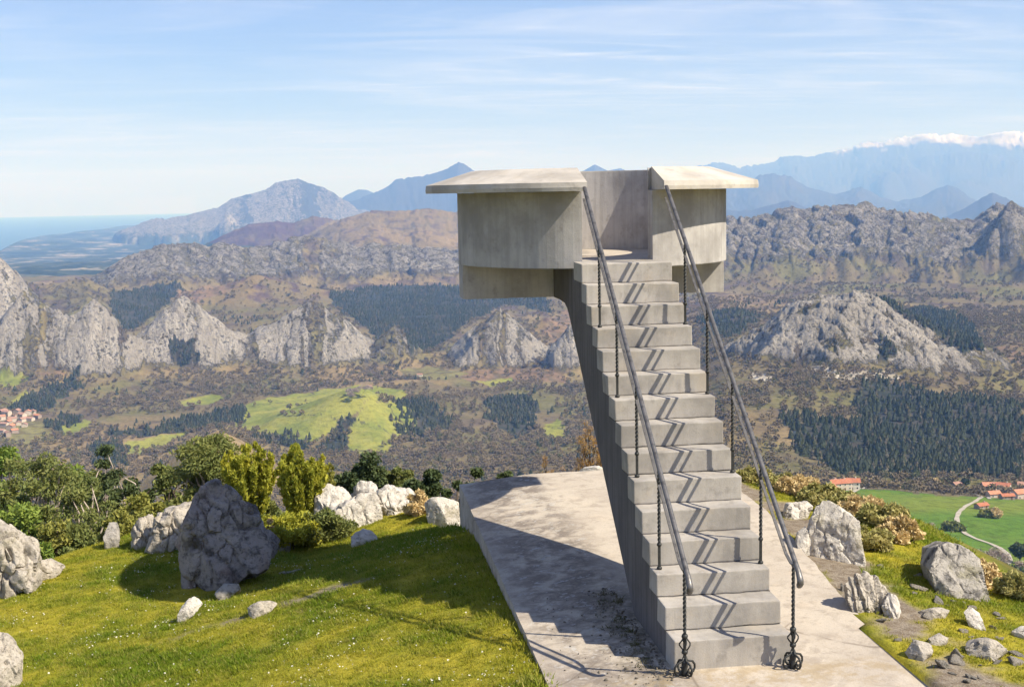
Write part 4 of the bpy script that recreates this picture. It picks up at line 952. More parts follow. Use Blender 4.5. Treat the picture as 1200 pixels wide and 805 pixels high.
scatter('weeds', P, np.stack([.3*RNG.randn(n_), .3*RNG.randn(n_), RNG.rand(n_)*6.28], 1), np.stack([sc_]*3, 1), tuft_mesh(14, .05, .05, .004, 1.2, grass_mat('weed_blades', (.09, .11, .03), (.20, .17, .07), (.28, .22, .14)), 3), {'tint': RNG.rand(n_)})
#PART3

# ------------------------------------------------------------------ woods of the valley (too many to count)
def blob(seed, n=1, sub=2, sq=1.0):
    V, Fc = ICO2[sub]; P = V.copy(); P = P*(1+.35*perlin3(P*1.7, seed)+.22*perlin3(P*4, seed+1))[:, None]; P[:, 2] = P[:, 2]*sq+.85*sq
    return P, [tuple(f) for f in Fc]
ICO2 = {k: ico(k) for k in (1, 2)}
def conifer_mesh(m):
    parts = []; R_ = np.random.RandomState(5)
    for z0, z1, r in ((.12, .62, .26), (.38, .84, .19), (.62, 1.0, .12)):
        k = 7; b = [(r*(.75+.5*R_.rand())*math.cos(a), r*(.75+.5*R_.rand())*math.sin(a), z0+.05*R_.randn()) for a in np.linspace(0, 2*np.pi, k+1)[:-1]]
        parts.append((np.array(b+[(0, 0, z1)]), [(i, (i+1) % k, k) for i in range(k)]))
    parts.append(tube([(0, 0, -.1), (0, 0, .3)], .02, 4))
    v, f = join(parts); return mesh('conifer', v, f, m)
def wood_mat(name, a, b_, c_):
    m, t, b = mat(name, .9, .05); g = G(t); oi = g.n('ShaderNodeObjectInfo'); v = g.co('Object')
    at = g.n('ShaderNodeAttribute', attribute_name='tone'); at.attribute_type = 'INSTANCER'
    c = g.mix(at.outputs['Fac'], a, b_); c = g.mix(g.ramp(oi.outputs['Random'], .72, .95), c, c_)
    c = g.mix(g.ramp(g.noise(v, 4, 3, .7), .4, .65), c, tuple(x*.5 for x in a))
    t.links.new(c, b.inputs['Base Color']); return m
M_PINE_FAR = wood_mat('far_pine_needles', (.038, .048, .026), (.070, .076, .038), (.12, .10, .065))
M_WOOD_FAR = wood_mat('far_bare_wood', (.20, .158, .100), (.27, .21, .12), (.12, .13, .05))
def bare_mesh(m):
    R_ = np.random.RandomState(8); V, Fc = [], []
    for i in range(60):
        a, z, r = R_.rand()*6.28, .25+.75*R_.rand(), 0
        r = .42*math.sqrt(max(0, 1-((z-.6)/.45)**2))*(.4+.6*R_.rand()); c = np.array([r*math.cos(a), r*math.sin(a), z]); s = .11+.07*R_.rand()
        d1 = R_.normal(size=3); d1 /= np.linalg.norm(d1); d2 = np.cross(d1, R_.normal(size=3)); d2 /= np.linalg.norm(d2); k = len(V)
        V += [c-d1*s, c+d2*s*.5, c+d1*s, c-d2*s*.5]; Fc.append((k, k+1, k+2, k+3))
    v2, f2 = tube([(0, 0, -.1), (0.02, 0, .75)], [.03, .01], 4); 
    return mesh('bare_tree', *join([(np.array(V), Fc), (v2, f2)]), m)
far_sel = (np.abs(azw) < math.radians(22.8)) & (ds > 700) & (ds < 3900)
cell = np.zeros_like(Z); cell[1:-1, 1:-1] = ds[1:-1, 1:-1]*(fine[1]-fine[0])*((D1[2:]-D1[:-2])/2)[:, None]
rk_ = np.clip(ROCK*1.6, 0, 1)
den_p = np.where(m_pine, 0.040*(.25+.75*sstep(-.35, .05, fbm(X, Y, 95, 4, 321)))*(1-.5*sstep(2400, 2900, ds)), 0)+np.where(~m_mead & ~m_tan, .0022*sstep(.12, .4, fbm(X, Y, 230, 4, 301)), 0)*(1-rk_)*(ds < 3000)
den_w = np.where(m_mead | m_pine | m_ol, 0, .015*sstep(-.45, .1, fbm(X, Y, 210, 4, 311)))*(1-rk_)*np.where(m_tan, .25, 1)*(1-.75*sstep(2200, 2700, ds))*(1-sstep(3300, 3850, ds))
hed = (np.abs(perlin((X+12*wx)/120, (Y+12*wy)/120, 150)) < .02) & m_mead & (azw < AZ(700)); den_w = den_w+hed*.010
def grow(name, den, src, hlo, hhi, wid, seed, cap):
    R_ = np.random.RandomState(seed); w = (den*cell*far_sel).ravel(); n = min(int(w.sum()), cap); k = R_.choice(len(w), n, p=w/w.sum())
    i, j = np.unravel_index(k, Z.shape)
    x = X[i, j]+R_.uniform(-.6, .6, n)*3; y = Y[i, j]+R_.uniform(-.6, .6, n)*4; z = Z[i, j]-.3
    h = R_.uniform(hlo, hhi, n); w_ = h*wid*R_.uniform(.8, 1.3, n); tone = np.clip(.5+fbm(x, y, 90, 3, seed)*1.3, 0, 1)
    return scatter(name, np.stack([x, y, z], 1), np.stack([.06*R_.randn(n), .06*R_.randn(n), R_.rand(n)*6.28], 1), np.stack([w_, w_, h], 1), src, {'tone': tone})
grow('pine_forest', den_p, conifer_mesh(M_PINE_FAR), 3.5, 10.5, 1.25, 401, 140000)
grow('bare_woods', den_w, bare_mesh(M_WOOD_FAR), 3.5, 8, 1.1, 402, 130000)

# ------------------------------------------------------------------ tracks and farms of the green valley
def strip(name, px, w, m, lift=.35, label=None):
    P = np.array([hit(*q)[:2] for q in px]); t = np.concatenate([[0], np.cumsum(np.linalg.norm(np.diff(P, axis=0), axis=1))]); s = np.arange(0, t[-1], 2.5)
    x, y = np.interp(s, t, P[:, 0]), np.interp(s, t, P[:, 1])
    for _ in range(3): x[1:-1] = (x[:-2]+2*x[1:-1]+x[2:])/4; y[1:-1] = (y[:-2]+2*y[1:-1]+y[2:])/4
    tx, ty = np.gradient(x), np.gradient(y); L = np.hypot(tx, ty); nx, ny = -ty/L, tx/L; V, Fc = [], []
    for i in range(len(x)):
        ww = w*(1+.12*math.sin(i*.7))
        for k in (-1, -.4, .4, 1): a, b = x[i]+nx[i]*ww*k/2, y[i]+ny[i]*ww*k/2; V.append((a, b, max(HT(a, b), HT(x[i], y[i])-.4)+lift))
    for i in range(len(x)-1):
        for k in range(3): Fc.append((i*4+k, i*4+k+1, i*4+5+k, i*4+4+k))
    me = mesh(name, V, Fc, m, True); fix(me); return tag(obj(name, me), kind='structure')
M_TRACK = plain('pale_track', (.42, .38, .31), (.33, .29, .22), .2)
strip('path', [(1150, 583), (1143, 588), (1132, 593), (1124, 600), (1121, 608), (1124, 618), (1132, 626), (1145, 632), (1160, 637), (1173, 643), (1181, 650), (1184, 656), (1180, 662)], 2.6, M_TRACK)
strip('path', [(1160, 585), (1150, 582), (1130, 581), (1105, 580), (1080, 577), (1050, 574.5), (1022, 572)], 2.0, M_TRACK)
strip('path', [(1015, 571), (1005, 574), (996, 579), (985, 584)], 3.0, M_TRACK)
strip('path', [(1150, 582), (1143, 577), (1138, 573)], 2.0, M_TRACK)
M_WALL = [plain('cream_plaster', (.55, .47, .38), (.46, .38, .30), .6), plain('stone_wall', (.36, .29, .23), (.27, .21, .17), .8), plain('white_plaster', (.70, .67, .60), (.60, .56, .48), .5)]
M_TILE = [plain('red_roof_tiles', (.42, .17, .09), (.33, .12, .07), .7), plain('orange_roof_tiles', (.50, .24, .14), (.40, .17, .10), .7), plain('faded_roof_tiles', (.38, .23, .17), (.30, .16, .11), .7)]
M_PANE, _t, _b = mat('dark_window', .2, .5); _b.inputs['Base Color'].default_value = (.03, .03, .035, 1)
M_WOODD = plain('brown_door', (.14, .07, .04), (.10, .05, .03), 2)
def house(px, py, w, dpt, hgt, rz, wm, tm, label, rp=.32, lean=False, group=None, detail=True, d=None):
    p = hit(px, py) if d is None else None
    t = empty('farmhouse' if detail else 'village_house', p, label, 'house', group, rz)
    def hp(n, vf, m, par=t): me = mesh(n, vf[0], vf[1], m); fix(me); return obj(n, me, par)
    rh = dpt/2*rp*2*.6
    W_ = [(-w/2, -dpt/2), (w/2, -dpt/2), (w/2, dpt/2), (-w/2, dpt/2)]
    V = [(x, y, -2) for x, y in W_]+[(x, y, hgt) for x, y in W_]+[(-w/2, 0, hgt+rh), (w/2, 0, hgt+rh)]
    hp('wall', (np.array(V), [(0, 1, 5, 4), (1, 2, 6, 9, 5), (2, 3, 7, 6), (3, 0, 4, 8, 7), (4, 5, 9, 8), (6, 7, 8, 9)]), wm)
    o, th_, e = .5, .22, .06
    RV = []
    for s in (-1, 1):
        y1 = s*(dpt/2+o); z1 = hgt-rh*o/(dpt/2)+e; RV += [(-w/2-o, y1, z1), (w/2+o, y1, z1), (w/2+o, 0, hgt+rh+e), (-w/2-o, 0, hgt+rh+e)]
    RV += [(x, y, z+th_) for x, y, z in RV]
    F8 = lambda a: [(a, a+1, a+2, a+3), (a+8, a+9, a+10, a+11), (a, a+1, a+9, a+8), (a+1, a+2, a+10, a+9), (a+3, a, a+8, a+11)]
    rf = hp('roof', (np.array(RV), F8(0)+F8(4)), tm)
    if detail:
        hp('chimney', box((w*.22, -.4, hgt+rh*.4), (w*.22+.7, .4, hgt+rh+1.0)), wm, rf)
        n = max(2, int(w/3.2))
        for k in range(n):
            x = -w/2+w*(k+.5)/n
            for z in ([1.1, 3.6] if hgt > 4.6 else [1.1]):
                if k == n//2 and z < 2:
                    hp('door', box((x-.55, -dpt/2-.06, 0), (x+.55, -dpt/2-.003, 2.1)), M_WOODD); continue
                f = hp('window', box((x-.6, -dpt/2-.08, z), (x+.6, -dpt/2-.003, z+1.3)), M_WALL[2]); hp('pane', box((x-.45, -dpt/2-.10, z+.12), (x+.45, -dpt/2-.081, z+1.15)), M_PANE, f)
    return t
hd = -HEAD
house(966, 582, 16, 12, 3.4, hd+.5, M_WALL[1], M_TILE[1], 'long barn with a broad plain orange roof behind the heath bank', .55)
house(984, 574, 14, 8, 5.2, hd+.25, M_WALL[0], M_TILE[0], 'cream farmhouse with dark red roof, left of its white walled neighbour', .4)
house(998, 573, 10, 8, 5.4, hd-.15, M_WALL[2], M_TILE[0], 'white walled farmhouse at the head of the straight track', .4)
house(976, 571, 8, 6, 4.2, hd+.9, M_WALL[1], M_TILE[2], 'small stone outhouse with faded roof at the back of the left farm', .4)
house(1122, 571, 7.5, 5.5, 3.0, hd+.3, M_WALL[1], M_TILE[2], 'lone low stone hut beside a dark round tree at the top of the meadow', .4)
house(1160, 576, 11, 8, 5.0, hd-.1, M_WALL[1], M_TILE[1], 'stone farmhouse with orange roof at the fork of the tracks', .42)
house(1164, 583, 8, 6, 3.2, hd+.2, M_WALL[0], M_TILE[1], 'low cream shed with orange roof in front of the farmhouse at the fork', .42)
house(1176, 578, 9, 8, 6.0, hd-.5, M_WALL[2], M_TILE[0], 'tall white farmhouse right of the fork, gable towards the track', .4)
house(1180, 585, 8, 5, 2.6, hd+.1, M_WALL[1], M_TILE[0], 'small red roofed shed before the tall white farmhouse', .4)
house(1196, 584, 11, 8, 4.4, hd+.3, M_WALL[0], M_TILE[1], 'cream farmhouse with orange roof cut by the right edge of the picture', .42)
house(1200, 575, 9, 7, 5.0, hd-.3, M_WALL[1], M_TILE[2], 'farmhouse with faded roof farthest back at the right edge', .4)
house(1150, 596, 7, 5, 2.4, hd+.4, M_WALL[1], M_TILE[0], 'red roofed shed alone in the meadow beside the bending track', .4)
R_ = np.random.RandomState(71); k = 0
for px_, py_ in [(2, 492), (8, 487), (14, 494), (20, 485), (26, 489), (33, 486), (39, 485), (5, 500), (13, 503), (22, 498), (29, 500), (27, 494), (3, 484), (18, 490), (36, 493), (10, 497), (44, 490), (17, 507), (1, 508), (9, 511)]:
    house(px_, py_, R_.uniform(8, 13), R_.uniform(6.5, 9), R_.uniform(3.5, 6), R_.rand()*3.1, M_WALL[R_.choice([0, 0, 1])], M_TILE[R_.choice([1, 2, 2])], 'small house with a reddish tile roof in the far valley village at the left edge', .4, group='houses of the far valley village', detail=False)
house(433, 455, 8, 6, 3.5, hd, M_WALL[2], M_TILE[2], 'tiny white barn at the top of the sunlit pasture knoll', .4, detail=False)
house(492, 441, 9, 6, 3.5, hd, M_WALL[2], M_TILE[2], 'tiny white barn on the tan terrace above the pasture', .4, detail=False)

# ------------------------------------------------------------------ trees and bushes near the hilltop
def leaves(cent, rad, n, size, asp, upb, seed, shell=.55, flat=1.0, out=.5):
    """n leaves in each clump: little rhombs"""
    R_ = np.random.RandomState(seed); M = len(cent); cent = np.repeat(np.asarray(cent), n, 0); rad = np.repeat(np.asarray(rad), n)
    d_ = R_.normal(size=(len(cent), 3)); d_ /= np.linalg.norm(d_, axis=1)[:, None]; r = (shell+(1-shell)*R_.rand(len(cent)))*np.where(R_.rand(len(cent)) < .25, R_.rand(len(cent)), 1)
    off = d_*(r*rad)[:, None]; off[:, 2] *= flat; c = cent+off
    a = R_.normal(size=c.shape)+d_*out*1.5; a[:, 2] += upb; a /= np.linalg.norm(a, axis=1)[:, None]
    b = np.cross(a, R_.normal(size=c.shape)); b /= np.linalg.norm(b, axis=1)[:, None]
    s = (size*(.6+.8*R_.rand(len(c))))[:, None]
    V = np.stack([c-a*s, c+b*s*asp, c+a*s, c-b*s*asp], 1).reshape(-1, 3); k = np.arange(len(c))*4
    return V, np.stack([k, k+1, k+2, k+3], 1)
def M_L(n, a, b, k_=1.85, **k): return leafmat(n, tuple(x*k_ for x in a), tuple(x*k_ for x in b), **k)
LM = {'olive': M_L('olive_leaves', (.055, .075, .020), (.13, .13, .035)), 'dark': M_L('dark_needles', (.022, .036, .014), (.060, .072, .022), sub=.12), 'green': M_L('fresh_leaves', (.06, .10, .018), (.15, .18, .03)),
      'yellow': M_L('yellow_green_sprays', (.11, .13, .015), (.30, .27, .03), sub=.35), 'yolive': M_L('yellow_olive_leaves', (.09, .10, .02), (.20, .18, .04)), 'straw': M_L('dry_heath', (.24, .18, .08), (.44, .34, .18), sub=.2),
      'heath': M_L('heath_sprigs', (.12, .125, .035), (.30, .25, .10), sub=.2), 'rust': M_L('rusty_leaves', (.16, .085, .025), (.28, .17, .05)), 'grey': M_L('grey_twigs', (.15, .12, .10), (.22, .18, .15), sub=.1)}
M_BARK = plain('dark_bark', (.10, .075, .055), (.06, .045, .035), 6); M_PALE = plain('pale_bark', (.50, .42, .34), (.30, .24, .19), 5)
def limb(a, b, r0, r1, R_, bend=.12, n=6):
    a, b = np.array(a), np.array(b); L = np.linalg.norm(b-a); t = np.linspace(0, 1, n)[:, None]; mid = R_.normal(size=3)*bend*L
    return tube(a+(b-a)*t+mid*(t*(1-t)*2), np.linspace(r0, r1, n), 5)
def foot_d(px, py): return float(np.hypot(*(hit_near(px, py)[:2]-CAM[:2])))
def place(px, ytop, d, wpx):
    a, e = azel(px, ytop); x, y = CAM[0]+d*math.sin(a+HEAD), CAM[1]+d*math.cos(a+HEAD); zg = float(near(np.array([x]), np.array([y]))[0])
    return np.array([x, y, zg]), max(CAM[2]+e*d-zg, .28), wpx*d/F
def tree(name, px, ytop, d, wpx, kind, label, seed, lm='olive', bark=None, n=None, leaf=None, hmin=.25, cat='tree', group=None, clumps=None, dz=0):
    R_ = np.random.RandomState(seed); base_, H, Wd = place(px, ytop, d, wpx); base_[2] += dz; H -= dz; r = Wd/2; bark = bark or M_BARK
    t = empty(name, base_, label, cat, group); cent, rad, br = [], [], []
    lean = R_.normal(size=2)*.05*H
    tip = np.array([lean[0], lean[1], H*.97])
    if kind == 'broad':
        M = clumps or 34
        while len(cent) < M:
            q = R_.uniform(-1, 1, 3); q[2] = q[2]
            if np.linalg.norm(q) > 1 or np.linalg.norm(q) < .35: continue
            k = .5*(1-hmin)*H; c = np.array([q[0]*r*.85, q[1]*r*.85, H*hmin+k+q[2]*k*.88]); cent.append(c); rad.append(r*R_.uniform(.20, .38))
        fork = np.array([lean[0]*.4, lean[1]*.4, H*max(.2, hmin)]); br.append(limb((0, 0, -.5), fork, .05+.018*H, .03+.012*H, R_))
        for c in cent[::2]: br.append(limb(fork*(.7+.3*R_.rand()), c, .02+.008*H, .012, R_, .18))
        fl = .8
    elif kind == 'airy':
        M = clumps or 20
        for _ in range(M):
            a_ = R_.rand()*6.28; z = R_.uniform(.45, .97); q = r*R_.uniform(.2, .95)*math.sqrt(1-((z-.62)/.5)**2 if abs(z-.62) < .5 else .1); cent.append(np.array([q*math.cos(a_), q*math.sin(a_), z*H])); rad.append(r*R_.uniform(.30, .46))
        forks = [np.array([R_.normal()*r*.2, R_.normal()*r*.2, H*q]) for q in (.28, .42, .56)]
        br.append(limb((0, 0, -.5), forks[0], .03+.014*H, .03+.010*H, R_)); br.append(limb(forks[0], forks[1], .03+.010*H, .02+.008*H, R_)); br.append(limb(forks[1], forks[2], .02+.008*H, .02+.005*H, R_))
        for c in cent: br.append(limb(forks[R_.randint(3)], c, .015+.006*H, .010, R_, .2))
        fl = .6
    elif kind == 'upright':
        M = clumps or 46
        for _ in range(M):
            a_ = R_.rand()*6.28; q = math.sqrt(R_.rand()); zt = H*(1-.22*q*q)*R_.uniform(.62, 1.0)
            for z in np.linspace(H*hmin*.5, zt, 6): cent.append(np.array([q*r*(.35+.65*z/zt)*math.cos(a_), q*r*(.35+.65*z/zt)*math.sin(a_), z])); rad.append(r*.17*(1.15-.6*z/zt))
            br.append(limb((q*r*.15*math.cos(a_), q*r*.15*math.sin(a_), -.2), (q*r*math.cos(a_)*.9, q*r*math.sin(a_)*.9, zt*.9), .02, .006, R_, .06, 4))
        fl = 1.6
    elif kind == 'conifer':
        M = clumps or 14
        for z in np.linspace(max(.06, hmin*.4), .98, M):
            rr = r*(1-z)**.75*1.05+.06*r
            for k in range(max(3, int(9*(1-z)+3))):
                a_ = R_.rand()*6.28; q = rr*R_.uniform(.45, 1.0); c = np.array([q*math.cos(a_), q*math.sin(a_), z*H+.1*q]); cent.append(c); rad.append(max(.20*r, rr*.42)*R_.uniform(.8, 1.2))
                if k % 2 == 0: br.append(limb((0, 0, z*H-.1*q), c, .012+.002*H, .006, R_, .05, 3))
        br.append(limb((0, 0, -.5), (lean[0]*.2, lean[1]*.2, H*.98), .04+.012*H, .012, R_, .02)); fl = .55
    elif kind == 'bush':
        M = clumps or 26
        for _ in range(M):
            a_ = R_.rand()*6.28; q = math.sqrt(R_.rand())*.9; cent.append(np.array([q*r*math.cos(a_), q*r*math.sin(a_), H*R_.uniform(.1, .85)*(1-.55*q*q)])); rad.append(min(r, H)*R_.uniform(.22, .36))
        for c in cent[::3]: br.append(limb((0, 0, -.15), c, .015, .006, R_, .15, 4))
        fl = .8
    elif kind == 'bare':
        top = [np.array([0, 0, H*.22])]; br.append(limb((0, 0, -.5), top[0], .03+.016*H, .02+.01*H, R_))
        def go(p, dr, L, rad_, dep):
            for k in range(3 if dep else 4):
                dd = dr+R_.normal(size=3)*.55; dd[2] = abs(dd[2])*.8+.15; dd /= np.linalg.norm(dd); q = p+dd*L*np.array([r*2.1/H, r*2.1/H, 1.0])*R_.uniform(.7, 1.15)
                br.append(limb(p, q, rad_, rad_*.5, R_, .1, 4)); 
                if dep < 3: go(q, dd, L*.66, rad_*.55, dep+1)
                else: cent.append(q); rad.append(.16*r)
        go(top[0], np.array([0, 0, 1.]), H*.32, .012+.008*H, 0); fl = .9
    v, f = join(br); mt = mesh('trunk' if kind != 'bush' else 'stem', v-0, f, bark, True); obj('trunk' if kind not in ('bush',) else 'stem', mt, t)
    nn = int((n or 90)*(1.6 if d < 60 else 1)); lf = (leaf or .055)*(.8 if d < 60 else 1)
    asp, upb = {'upright': (.28, 1.6), 'conifer': (.26, .25), 'airy': (.30, -.5), 'bare': (.10, .4), 'bush': (.40, .5)}.get(kind, (.45, .2))
    V, Fc = leaves(cent, rad, nn, lf, asp, upb, seed+1, flat=fl)
    me = mesh('crown' if kind != 'bush' else 'foliage', V, Fc, LM[lm]); obj(me.name.split('.')[0], me, t)
    return t
T = tree
T('leafy_tree', -8, 506, 40, 95, 'broad', 'deep green leafy tree cut by the left edge above the pale outcrop', 501, 'green', n=110, leaf=.085, clumps=50)
T('leafy_tree', 28, 515, 37, 80, 'broad', 'olive green round crowned tree at the left, below the far village', 502, 'olive', n=110, leaf=.08, clumps=46)
T('eucalyptus', 62, 528, 33, 92, 'airy', 'tall airy tree with forked pale limbs, left of the dead grey bush', 503, 'olive', M_PALE, n=130, leaf=.075, clumps=30)
T('eucalyptus', 98, 562, 29, 66, 'airy', 'low spreading tree with slanting pale limbs over the flat white rock', 504, 'olive', M_PALE, n=120, leaf=.065, clumps=22)
T('leafy_tree', 12, 575, 30, 90, 'broad', 'fresh green bushy tree just above the big left outcrop', 505, 'green', n=120, leaf=.06, clumps=36, hmin=.1)
T('leafy_tree', 55, 600, 26, 60, 'broad', 'brownish low tree in the hollow behind the smooth pale slab', 506, 'yolive', n=100, leaf=.05, clumps=26, hmin=.05)
T('pine_tree', 122, 516, 40, 50, 'airy', 'thin pine with a bare pale stem showing through its top', 507, 'dark', M_PALE, n=130, leaf=.085, clumps=22)
T('dead_bush', 114, 556, 33, 26, 'bare', 'leafless purple grey bush in front of the thin pine', 508, 'grey', M_PALE, n=24, leaf=.07, cat='bush')
T('pine_tree', 150, 540, 35, 74, 'broad', 'broad dark pine right of the thin pine, behind the leaning pale rocks', 509, 'dark', n=170, leaf=.075, clumps=44, hmin=.05)
T('leafy_tree', 172, 572, 27, 62, 'broad', 'yellow green bushy tree above the pair of pale rocks', 510, 'yolive', n=130, leaf=.06, clumps=36, hmin=.08)
T('leafy_tree', 140, 598, 25, 46, 'broad', 'low yellow olive bush tree behind the small white capped rock', 511, 'yolive', n=110, leaf=.055, clumps=24, hmin=.05)
T('leafy_tree', 195, 534, 33, 66, 'broad', 'dark olive tree left of the boulder top', 512, 'olive', n=120, leaf=.075, clumps=36)
T('leafy_tree', 240, 510, 29, 84, 'airy', 'olive tree with pale bent branches rising right behind the pointed boulder', 513, 'olive', M_PALE, n=190, leaf=.065, clumps=36)
T('leafy_tree', 108, 534, 44, 70, 'broad', 'olive tree standing behind the dead grey bush and the thin pine', 621, 'olive', n=130, leaf=.09, clumps=40, hmin=.1)
T('leafy_tree', 160, 538, 43, 80, 'broad', 'dark green tree rising behind the broad dark pine', 622, 'dark', n=150, leaf=.09, clumps=40, hmin=.1)
T('leafy_tree', 214, 545, 40, 70, 'broad', 'yellow olive tree between the dark olive tree and the pale branched one', 623, 'yolive', n=130, leaf=.08, clumps=36, hmin=.1)
T('leafy_tree', 76, 520, 46, 80, 'broad', 'green tree top behind the tall airy tree', 624, 'green', n=130, leaf=.09, clumps=40, hmin=.15)
T('leafy_tree', 34, 556, 31, 70, 'broad', 'olive tree between the fresh green bushy tree and the tall airy one', 625, 'olive', n=130, leaf=.07, clumps=36, hmin=.08)
T('juniper', 400, 536, 29, 44, 'broad', 'dark juniper at the left end of the row behind the white outcrop', 626, 'dark', n=180, leaf=.06, clumps=30, hmin=.02)
T('tree_heath', 291, 517, 24, 62, 'upright', 'bright yellow green upright shrub tree directly right of the pointed boulder', 514, 'yellow', n=44, leaf=.062, clumps=60)
T('tree_heath', 352, 519, 23, 64, 'upright', 'bright yellow green upright shrub tree standing left of the white outcrop', 515, 'yellow', n=44, leaf=.062, clumps=60)
T('tree_heath', 382, 542, 24, 26, 'upright', 'narrow yellowish shrub between the bright upright shrub and the dark juniper', 516, 'yolive', n=36, leaf=.06, clumps=22)
T('bush', 338, 592, foot_d(338, 640), 74, 'bush', 'low yellow green bush at the foot of the bright upright shrubs', 517, 'yellow', n=160, leaf=.045, clumps=34, cat='bush')
T('bush', 312, 600, foot_d(312, 640), 30, 'bush', 'dry whitish flowering bush between pointed boulder and yellow bush', 518, 'straw', n=90, leaf=.035, clumps=18, cat='bush')
T('juniper', 420, 528, 27, 74, 'broad', 'dark green dense juniper behind the left part of the white outcrop', 519, 'dark', n=220, leaf=.06, clumps=44, hmin=.02)
T('juniper', 462, 538, 27, 56, 'broad', 'olive brown dense shrub behind the middle of the white outcrop', 520, 'olive', n=200, leaf=.055, clumps=34, hmin=.02)
T('pine_tree', 498, 541, 25.5, 58, 'broad', 'dark young pine behind the right end of the white outcrop', 521, 'dark', n=200, leaf=.06, clumps=34, hmin=.02)
T('pine_tree', 528, 556, 24.5, 50, 'broad', 'dark young pine at the far left corner of the terrace', 522, 'dark', n=180, leaf=.055, clumps=28, hmin=.02)
T('pine_tree', 556, 544, 25.5, 46, 'broad', 'small dark pine peeping over the left end of the terrace back edge', 523, 'dark', n=150, leaf=.055, clumps=30, hmin=.02)
T('pine_tree', 590, 546, 26, 42, 'broad', 'smallest dark pine peeping over the middle of the terrace back edge', 524, 'dark', n=140, leaf=.05, clumps=28, hmin=.02)
T('bush', 382, 590, foot_d(382, 632), 66, 'bush', 'dark shaded bush at the edge of the platform shadow before the outcrop', 525, 'olive', n=150, leaf=.04, clumps=30, cat='bush')
T('dry_shrub', 490, 572, foot_d(490, 603), 34, 'bush', 'straw coloured dry shrub before the white outcrop', 526, 'straw', n=110, leaf=.055, clumps=26, cat='bush')
T('bare_tree', 694, 470, 30, 66, 'bare', 'bare brown shrub tree with few rusty leaves right behind the stair', 527, 'rust', M_BARK, n=26, leaf=.05)
T('bare_tree', 655, 515, 34, 50, 'bare', 'low bare tree left of the rusty one behind the stair', 528, 'rust', M_BARK, n=22, leaf=.055)
ug = 'undergrowth bushes on the wooded slope'
for k, (px_, yt, d, w_, lm, lab) in enumerate([(20, 596, 34, 80, 'olive', 'dark bush low in the wood above the big left outcrop'), (75, 588, 36, 70, 'dark', 'dark bush between the two pale-limbed trees'), (110, 590, 35, 60, 'olive', 'olive bush under the dead grey bush'), (150, 590, 31, 70, 'dark', 'dark bush below the broad dark pine'),
        (205, 566, 36, 70, 'dark', 'dark bush behind the left shoulder of the pointed boulder'), (262, 560, 34, 60, 'olive', 'olive bush behind the right shoulder of the pointed boulder'), (180, 545, 46, 80, 'dark', 'dark distant bush left of the olive tree behind the boulder'), (100, 545, 48, 60, 'dark', 'dark distant bush beside the thin pine'), (322, 560, 33, 50, 'olive', 'olive bush in the gap between the two bright upright shrubs'), (48, 548, 46, 90, 'olive', 'olive distant bush behind the airy tree'), (135, 560, 30, 70, 'yolive', 'yellow olive bush between the broad dark pine and the low spreading tree'), (226, 575, 27, 60, 'yolive', 'yellow olive bush hugging the left side of the pointed boulder top'), (90, 605, 26, 60, 'olive', 'olive bush just behind the flat white rock'), (30, 628, 24, 60, 'green', 'fresh green bush right above the big left outcrop'), (165, 600, 24, 50, 'yolive', 'small yellow olive bush at the top of the leaning pale rock'), (300, 575, 29, 70, 'olive', 'olive bush low between the two bright upright shrubs and the boulder')]):
    T('bush', px_, yt, d, w_, 'bush', lab, 600+k, lm, n=150, leaf=.075, clumps=34, cat='bush', group=ug)
hg = 'dry heath bushes along the right brink'
for k, (px_, yt, d, w_, lm) in enumerate([(886, 571, 19.5, 44, 'heath'), (912, 567, 19.2, 50, 'heath'), (940, 570, 18.8, 52, 'straw'), (965, 578, 18.2, 50, 'heath'), (990, 586, 17.6, 52, 'heath'), (1012, 596, 17.0, 50, 'straw'), (1034, 604, 16.6, 50, 'heath'), (1054, 614, 16.2, 42, 'straw'), (1020, 616, 15.6, 46, 'heath')]):
    T('heath_bush', px_, yt+(0 if k < 2 else 7), d, w_*1.1, 'bush', ['dry heath bush at the far right corner of the terrace, leftmost of the row', 'second heath bush from the terrace corner, below the orange barn', 'straw coloured heath bush just behind the big white rock', 'heath bush over the shoulder of the big white rock', 'heath bush right of the big white rock, in the middle of the row', 'pale straw bush between the big white rock and the end of the row', 'heath bush next to last of the row towards the lichened rock', 'pale straw bush at the right end of the row, above the lichened rock', 'low heath bush in front of the row, over the grass bank'][k], 540+k, lm, n=120, leaf=.05, clumps=34, cat='bush', group=hg)
for k, (px_, yt, d, w_, lm, lab) in enumerate([(1150, 688, 14.6, 50, 'straw', 'dry straw bush right of the large lichened rock'), (1188, 690, 14.2, 46, 'heath', 'heath bush at the right edge below the dark hedge')]):
    T('heath_bush', px_, yt, d, w_, 'bush', lab, 560+k, lm, n=110, leaf=.035, clumps=28, cat='bush', group=hg)
def far_tree(name, px, yfoot, hpx, wpx, kind, label, seed, lm, n, leaf, cat='tree', d=None):
    """a tree in the valley, its foot seen at (px, yfoot)"""
    p = hit(px, yfoot); d = np.hypot(*(p[:2]-CAM[:2])); H = hpx*d/F
    global near; keep = near; near = lambda x, y: np.array([p[2]])
    t = tree(name, px, yfoot, d, wpx, kind, label, seed, lm, n=n, leaf=leaf, cat=cat) if False else None
    a, e = azel(px, yfoot); yt = yfoot-hpx
    t = tree(name, px, yt, d, wpx, kind, label, seed, lm, n=n, leaf=leaf, cat=cat); near = keep; return t
far_tree('bare_tree', 1086, 652, 40, 50, 'bare', 'grey leafless tree in the meadow above the lichened rock', 571, 'grey', 30, 1.2)
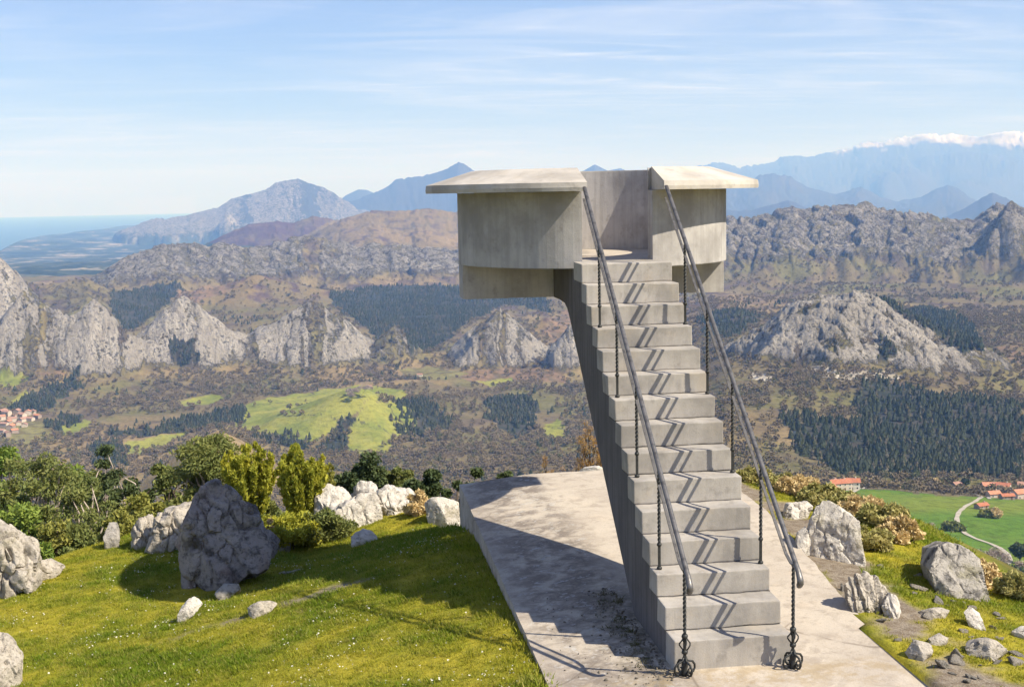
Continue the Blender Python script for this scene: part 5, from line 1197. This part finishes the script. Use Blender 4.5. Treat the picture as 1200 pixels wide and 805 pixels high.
far_tree('bare_tree', 1108, 640, 16, 22, 'bush', 'round olive bush in the meadow left of the bending track', 572, 'olive', 60, .8, 'bush')
far_tree('bare_tree', 1118, 622, 14, 26, 'bush', 'flat dark bush in the meadow inside the bend of the track', 573, 'olive', 60, .9, 'bush')
far_tree('bare_tree', 1150, 690, 46, 70, 'bare', 'large brown leafless tree right of the lichened rock', 574, 'grey', 40, 1.0)
far_tree('hedge_tree', 1190, 700, 30, 70, 'broad', 'dark green hedge tree at the right edge below the track', 575, 'dark', 60, .9)
far_tree('hedge_tree', 1160, 700, 24, 60, 'broad', 'dark green hedge tree between the lichened rock and the right edge', 576, 'dark', 60, .9)
far_tree('meadow_bush', 1167, 607, 15, 16, 'bush', 'pale whitish bush in the right meadow near the sheds', 577, 'straw', 60, .7, 'bush')
far_tree('meadow_bush', 1157, 606, 14, 18, 'bush', 'olive bush left of the pale one in the right meadow', 578, 'yolive', 60, .7, 'bush')
far_tree('round_tree', 1132, 571, 12, 10, 'broad', 'dark round tree beside the lone stone hut', 579, 'dark', 60, .9)
far_tree('round_tree', 1196, 660, 26, 22, 'broad', 'dark round tree at the right edge near the end of the track', 580, 'dark', 60, .9)
far_tree('round_tree', 1096, 570, 11, 12, 'bush', 'pale rounded tree at the forest edge above the meadow', 581, 'straw', 60, .9)
far_tree('round_tree', 424, 466, 14, 26, 'bare', 'bare grey tree at the top of the sunlit pasture knoll', 582, 'grey', 30, 1.4)

# ------------------------------------------------------------------ the air
hb = box((-78000, -78000, -960), (78000, 78000, 1480))
M_HAZE = bpy.data.materials.new('haze'); M_HAZE.use_nodes = True; _n = M_HAZE.node_tree; _n.nodes.clear()
pv_ = _n.nodes.new('ShaderNodeVolumePrincipled'); ou = _n.nodes.new('ShaderNodeOutputMaterial'); _n.links.new(pv_.outputs[0], ou.inputs['Volume'])
pv_.inputs['Color'].default_value = (0.25, 0.48, 1.0, 1); pv_.inputs['Absorption Color'].default_value = (1, 1, 1, 1)
pv_.inputs['Density'].default_value = 7.9e-5; pv_.inputs['Anisotropy'].default_value = 0.0
tag(mobj('haze', hb, M_HAZE), kind='stuff')
